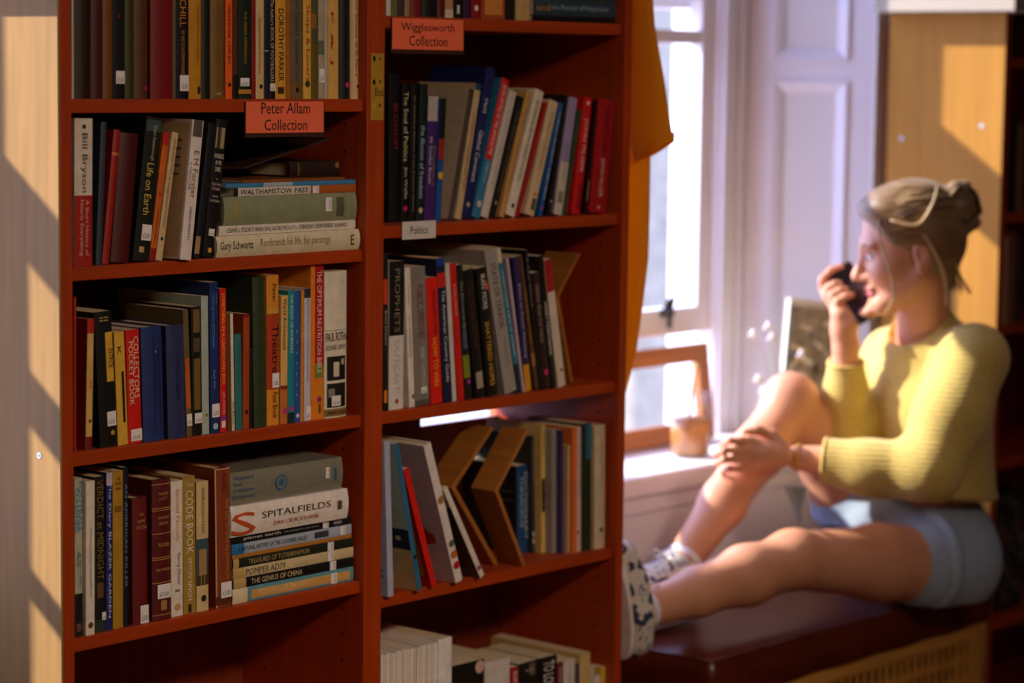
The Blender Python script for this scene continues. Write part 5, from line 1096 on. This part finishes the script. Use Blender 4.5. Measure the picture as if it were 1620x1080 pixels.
for k in range(84):                              # locks combed from the hairline back to the bun
    s_ = 1 if k % 2 else -1; az = rr.uniform(0.0, 1.25); P = []
    st = v(math.cos(az)*0.62, s_*math.sin(az)*0.9, 0.72-0.52*az/1.25); st /= np.linalg.norm(st)
    en = v(-0.95, s_*rr.uniform(0, 0.28), rr.uniform(-0.05, 0.35)); en /= np.linalg.norm(en)
    for i in range(6):
        t = i/5; d = st*(1-t)+en*t+v(0, s_*0.22, 0.10)*math.sin(math.pi*t); d /= np.linalg.norm(d)
        P.append(tuple(cc+d*rad*(1.0+rr.uniform(-0.006, 0.012))))
    strand(P, rr.uniform(0.0016, 0.0034), rr.choice([BLOND, HAIR, HAIR, DARKH]))
for k in range(26):                              # curls of the bun
    a0 = rr.uniform(0, 6.28); r_ = rr.uniform(0.024, 0.05); oy = rr.uniform(-0.035, 0.045)
    strand([(-0.128+r_*0.8*math.cos(a0+i*0.6), oy+0.012*math.sin(i), 0.06+r_*math.sin(a0+i*0.6)) for i in range(7)], rr.uniform(0.002, 0.0036), rr.choice([BLOND, HAIR, DARKH]))
for s_ in (1, -1):
    strand([(0.045, s_*0.055, 0.085), (0.058, s_*0.073, 0.04), (0.05, s_*0.08, -0.03), (0.052, s_*0.072, -0.085), (0.075, s_*0.05, -0.118)], 0.0032, BLOND)
    strand([(-0.03, s_*0.085, 0.03), (-0.05, s_*0.082, -0.03), (-0.058, s_*0.07, -0.085), (-0.05, s_*0.06, -0.13)], 0.0034, BLOND)
    strand([(0.03, s_*0.08, 0.07), (-0.02, s_*0.094, 0.05), (-0.06, s_*0.088, 0.085), (-0.08, s_*0.07, 0.12)], 0.004, BLOND)
for k in range(14): 
    y_ = rr.uniform(-0.05, 0.06); strand([(-0.085, y_, -0.03), (-0.092, y_*1.1, -0.075), (-0.088+rr.uniform(-.02, .01), y_*1.2, -0.115)], 0.0022, rr.choice([BLOND, HAIR]))
so_ = mb.build('strand', hair)
# ---- jumper
S = SDF((1.80, -0.40, 0.55), (2.62, 0.26, 1.12), 0.0036)
ax = (Lsh-Rsh); ax[2] = 0; ax /= np.linalg.norm(ax); fw = np.cross(ax, v(0, 0, 1)); TR = np.stack([ax, fw, v(0, 0, 1)], 1)
S.ell(chest+v(0, 0, -0.03), (0.172, 0.118, 0.17), TR, 0.05)
S.ell(waist+v(0.0, 0, -0.02), (0.165, 0.122, 0.20), TR, 0.05)
S.ell(pel+v(-0.005, 0, 0.09), (0.168, 0.128, 0.10), TR, 0.05)
S.cone(Lsh+v(0, 0, -0.004), Rsh+v(0, 0, -0.004), 0.058, 0.058, 0.05)
S.cone(neck+v(0.012, 0, -0.045), neck+v(0.004, 0, -0.005), 0.082, 0.070, 0.03)
S.chain([Lsh+v(0, 0, -0.01), Lsh+(Lelb-Lsh)*0.5+v(0, 0, -0.005), Lelb, Lelb+(Lwr-Lelb)*0.45+v(0, 0, -0.006), Lelb+(Lwr-Lelb)*0.85], [0.070, 0.074, 0.066, 0.054, 0.047], 0.03)
S.chain([Rsh+v(0, 0, -0.01), Rsh+(Relb-Rsh)*0.5, Relb, Relb+(Rwr-Relb)*0.5, Relb+(Rwr-Relb)*0.9], [0.066, 0.060, 0.050, 0.043, 0.038], 0.025)
d = Rwr-Relb; S.cut(Relb+d*0.82, d, 0.006, Relb-v(.08, .08, .06), Rwr+v(.08, .08, .08))
d = Lwr-Lelb; S.cut(Lelb+d*0.80, d, 0.006, Lwr-v(.09, .09, .09), Lwr+v(.075, .09, .09))
S.cone(neck+v(-0.012, 0.004, 0.0), hd(-0.02, 0, -0.05), 0.064, 0.066, 0.008, True)      # round neckline
hem0 = at(1440, 792, -0.22); S.ell(pel+v(0.012, -0.005, 0.075), (0.176, 0.140, 0.075), TR, 0.03)
S.cut(v(2.2, -0.1, hem0[2]-0.036), v(-0.12, 0, -1), 0.012, (1.98, -0.40, 0.5), (2.7, 0.3, 0.70))
sw = sdf_obj('jumper', S, [KNIT], who)
# rolled edges of neckline and cuffs
mb = MB()
def band(c, nrm, r, tr_, m):
    nrm = nrm/np.linalg.norm(nrm); u = np.cross(nrm, v(0, 0, 1)); u /= np.linalg.norm(u); w_ = np.cross(nrm, u)
    mb.tube([c+r*(math.cos(a)*u+math.sin(a)*w_) for a in np.linspace(0, 2*math.pi, 28, endpoint=False)], tr_, m, 8, True)
band(Relb+(Rwr-Relb)*0.81, Rwr-Relb, 0.0355, 0.005, KNIT); o = mb.build('cuff', sw); o.location = (0, 0, 0); mb = MB(); band(Lelb+(Lwr-Lelb)*0.79, Lwr-Lelb, 0.0445, 0.005, KNIT)
o = mb.build('cuff', sw); o.location = (0, 0, 0)
# ---- shorts
S = SDF((1.90, -0.36, 0.42), (2.62, 0.29, 0.82), 0.0036)
S.ell(pel+v(0.01, 0, 0.01), (0.165, 0.135, 0.13), TR, 0.04)
S.cone(Lhip+v(0.03, 0, 0), Rhip+v(0.03, 0, 0), 0.108, 0.105, 0.04)
d = Lknee-Lhip; S.chain([Lhip, Lhip+d*0.13, Lhip+d*0.19], [0.104, 0.102, 0.05], 0.03)
d2 = Rknee-Rhip; S.chain([Rhip, Rhip+d2*0.40, Rhip+d2*0.47], [0.100, 0.090, 0.05], 0.03)
S.cone(pel+v(0, 0, 0.02), (Lhip+d*0.34+Rhip+d2*0.30)/2+v(0, 0, 0.03), 0.09, 0.062, 0.04)
S.cut((2.2, 0, OZ+0.003), (0, 0, -1), 0.004)
sh = sdf_obj('shorts', S, [DENIM, DENIMD], who)
mb = MB(); d = (Lknee-Lhip); dn = d/np.linalg.norm(d); u = np.cross(dn, v(0, 0, 1)); u /= np.linalg.norm(u); w_ = np.cross(dn, u)
V = []; F = []; nn = 40                                        # turned-up frayed leg opening
for j, (t, r_) in enumerate(((0.115, 0.106), (0.118, 0.1135), (0.172, 0.1125), (0.174, 0.100))):
    for k in range(nn):
        a = 2*math.pi*k/nn; jit = rr.uniform(-0.004, 0.004) if j in (2, 3) else 0
        p = Lhip+d*t+dn*jit+(r_+0.0015*math.sin(5*a))*(math.cos(a)*u+math.sin(a)*w_); p[2] = max(p[2], OZ+0.002); V.append(p)
for j in range(3):
    for k in range(nn): F.append((j*nn+k, j*nn+(k+1) % nn, (j+1)*nn+(k+1) % nn, (j+1)*nn+k))
mb.add(V, F, DENIM, True); o = mb.build('turn_up', sh); o.location = (0, 0, 0)
mb = MB(); FRA = mat('#e6e4e8', 0.9)
for k in range(46):
    a = rr.uniform(0, 6.28); p = Lhip+d*0.17+0.110*(math.cos(a)*u+math.sin(a)*w_)
    if p[2] < OZ+0.012: continue
    mb.tube([p, p+dn*rr.uniform(0.006, 0.018)+v(rr.uniform(-.004, .004), 0, rr.uniform(-.01, 0.0))], 0.0007, FRA, 4)
o = mb.build('frayed_thread', sh); o.location = (0, 0, 0); o['kind'] = 'stuff'
# right leg opening hanging under the raised thigh
mb = MB(); A = at(1240, 768, 0.09); B = at(1258, 832, 0.08); C = at(1276, 826, 0.08); D = at(1275, 770, 0.09)
V = []; F = []
for i in range(8):
    for j in range(8):
        s1, t1 = i/7, j/7; p = (A*(1-s1)+D*s1)*(1-t1)+(B*(1-s1)+C*s1)*t1
        V.append(p+v(0, -0.012*math.sin(3*s1+2*t1), 0))
for i in range(7):
    for j in range(7): F.append((i*8+j, i*8+j+1, (i+1)*8+j+1, (i+1)*8+j))
nV = len(V); V2 = [p+v(0.002, 0.003, 0) for p in V]; mb.add(V+V2, F+[tuple(nV+k for k in f[::-1]) for f in F], DENIM, True)
o = mb.build('leg_flap', sh); o.location = (0, 0, 0)
# ---- socks and patterned canvas shoes
SOCK = mat('#e9e6f0', 0.9, 0.05, 120.0, 0.2)
SHOE = mat('#d8cfc4', 0.8, 0.0, key='canvas'); n = SHOE.node_tree.nodes; L = SHOE.node_tree.links
nz = n.new('ShaderNodeTexNoise'); nz.inputs['Scale'].default_value = 38; nz.inputs['Detail'].default_value = 2; tc = n.new('ShaderNodeTexCoord'); L.new(tc.outputs['Object'], nz.inputs['Vector'])
rp = n.new('ShaderNodeValToRGB'); rp.color_ramp.interpolation = 'CONSTANT'; e = rp.color_ramp.elements; e[0].color = (0.03, 0.035, 0.10, 1); e[1].position = 0.44; e[1].color = (0.66, 0.60, 0.54, 1)
q_ = e.new(0.64); q_.color = (0.22, 0.24, 0.36, 1); q_ = e.new(0.70); q_.color = (0.66, 0.60, 0.54, 1)
L.new(nz.outputs['Fac'], rp.inputs[0]); L.new(rp.outputs[0], n['Principled BSDF'].inputs['Base Color'])
RUB = mat('#e8e2da', 0.5, 0.04)
for nm, a, t_, hl, up, kne in (('right', Rank, Rtoe, Rheel, v(0, 0, 1), Rknee), ('left', Lank, Ltoe, Lheel, v(1, 0, 0.25), Lknee)):
    d = (kne-a)/np.linalg.norm(kne-a)
    S = SDF(a-v(.09, .09, .09), a+v(.09, .09, .09), 0.0028)
    S.cone(a-d*0.015, a+d*0.036, 0.0385, 0.039, 0.01); S.cut(a+d*0.036, d, 0.004); S.cut(a-d*0.03, -d, 0.004); sdf_obj('sock', S, [SOCK], who)
    S = SDF(np.minimum(np.minimum(a, t_), hl)-0.08, np.maximum(np.maximum(a, t_), hl)+0.08, 0.0028)
    f_ = (t_-hl)/np.linalg.norm(t_-hl); up = up-f_*(up@f_); up /= np.linalg.norm(up); sd = np.cross(up, f_)
    S.chain([hl+up*0.006, hl+(t_-hl)*0.55+up*0.012, t_+up*0.002], [0.037, 0.040, 0.033], 0.02)
    S.cone(a-d*0.004, hl+(t_-hl)*0.45+up*0.02, 0.041, 0.034, 0.02); S.cone(a-d*0.004, hl, 0.041, 0.036, 0.02)
    S.chain([a-d*0.006, a+(t_-a)*0.5+up*0.006, t_], [0.043, 0.043, 0.034], 0.02)
    S.cut(a+d*0.014, d, 0.004); S.cut(hl-up*0.026, -up, 0.003)
    sp_ = sdf_obj('sneaker', S, [SHOE], who)
    mb = MB(); V = []; F = []; nn = 36; Lh = np.linalg.norm(t_-hl)
    for z in (-0.036, -0.013):
        for k in range(nn):
            an = 2*math.pi*k/nn; c_, s_ = math.cos(an), math.sin(an)
            V.append((hl+t_)/2+f_*(c_*(Lh/2+0.036))+sd*(s_*(0.037+0.003*c_))+up*z)
    for k in range(nn): F.append((k, (k+1) % nn, nn+(k+1) % nn, nn+k))
    F += [tuple(range(nn))[::-1], tuple(range(nn, 2*nn))]; mb.add(V, F, RUB); o = mb.build('sole', sp_); o.location = (0, 0, 0)
    mb = MB(); 
    for i in range(4):
        c_ = a+(t_-a)*(0.30+0.13*i)+up*(0.046-0.001*i); mb.tube([c_-sd*0.022, c_+up*0.004, c_+sd*0.022], 0.0028, RUB, 6)
    c_ = a+(t_-a)*0.28+up*0.052
    for s_ in (1, -1): mb.tube([c_, c_+sd*s_*0.02+up*0.012, c_+sd*s_*0.035+f_*0.01, c_+sd*s_*0.015+f_*0.004], 0.0024, RUB, 6)
    o = mb.build('lace', sp_); o.location = (0, 0, 0)
# ---- bracelet
mb = MB(); d = Lwr-Lelb; dn = d/np.linalg.norm(d); u = np.cross(dn, v(0, 0, 1)); u /= np.linalg.norm(u); w_ = np.cross(dn, u); c_ = Lelb+d*1.0
mb.tube([c_+0.0285*(math.cos(a)*u+math.sin(a)*w_) for a in np.linspace(0, 6.283, 24, endpoint=False)], 0.0028, mat('#d8a83c', 0.3, 0.1), 8, True); part(mb, 'bracelet')
# ---- the phone is held, not worn: a thing of its own
ph = thing('phone', "black mobile phone held in the woman's raised hand", 'phone', tuple(PC))
Rm = Matrix(((ps[0], pa_[0], pn[0]), (ps[1], pa_[1], pn[1]), (ps[2], pa_[2], pn[2]))).to_4x4(); ph.matrix_world = Matrix.Translation(PC) @ Rm
mb = MB(); mb.box((-0.034, -0.068, -0.0042), (0.034, 0.068, 0.0038), mat('#121014', 0.35, 0.1)); mb.build('case', ph, 0.003)
mb = MB(); mb.box((-0.031, -0.064, 0.0039), (0.031, 0.064, 0.0046), mat('#2a1c22', 0.08, 0.05)); mb.build('screen', ph)
mb = MB(); mb.box((-0.024, 0.036, -0.0056), (-0.006, 0.056, -0.0043), mat('#060608', 0.2, 0.0)); mb.build('camera_bump', ph, 0.002)
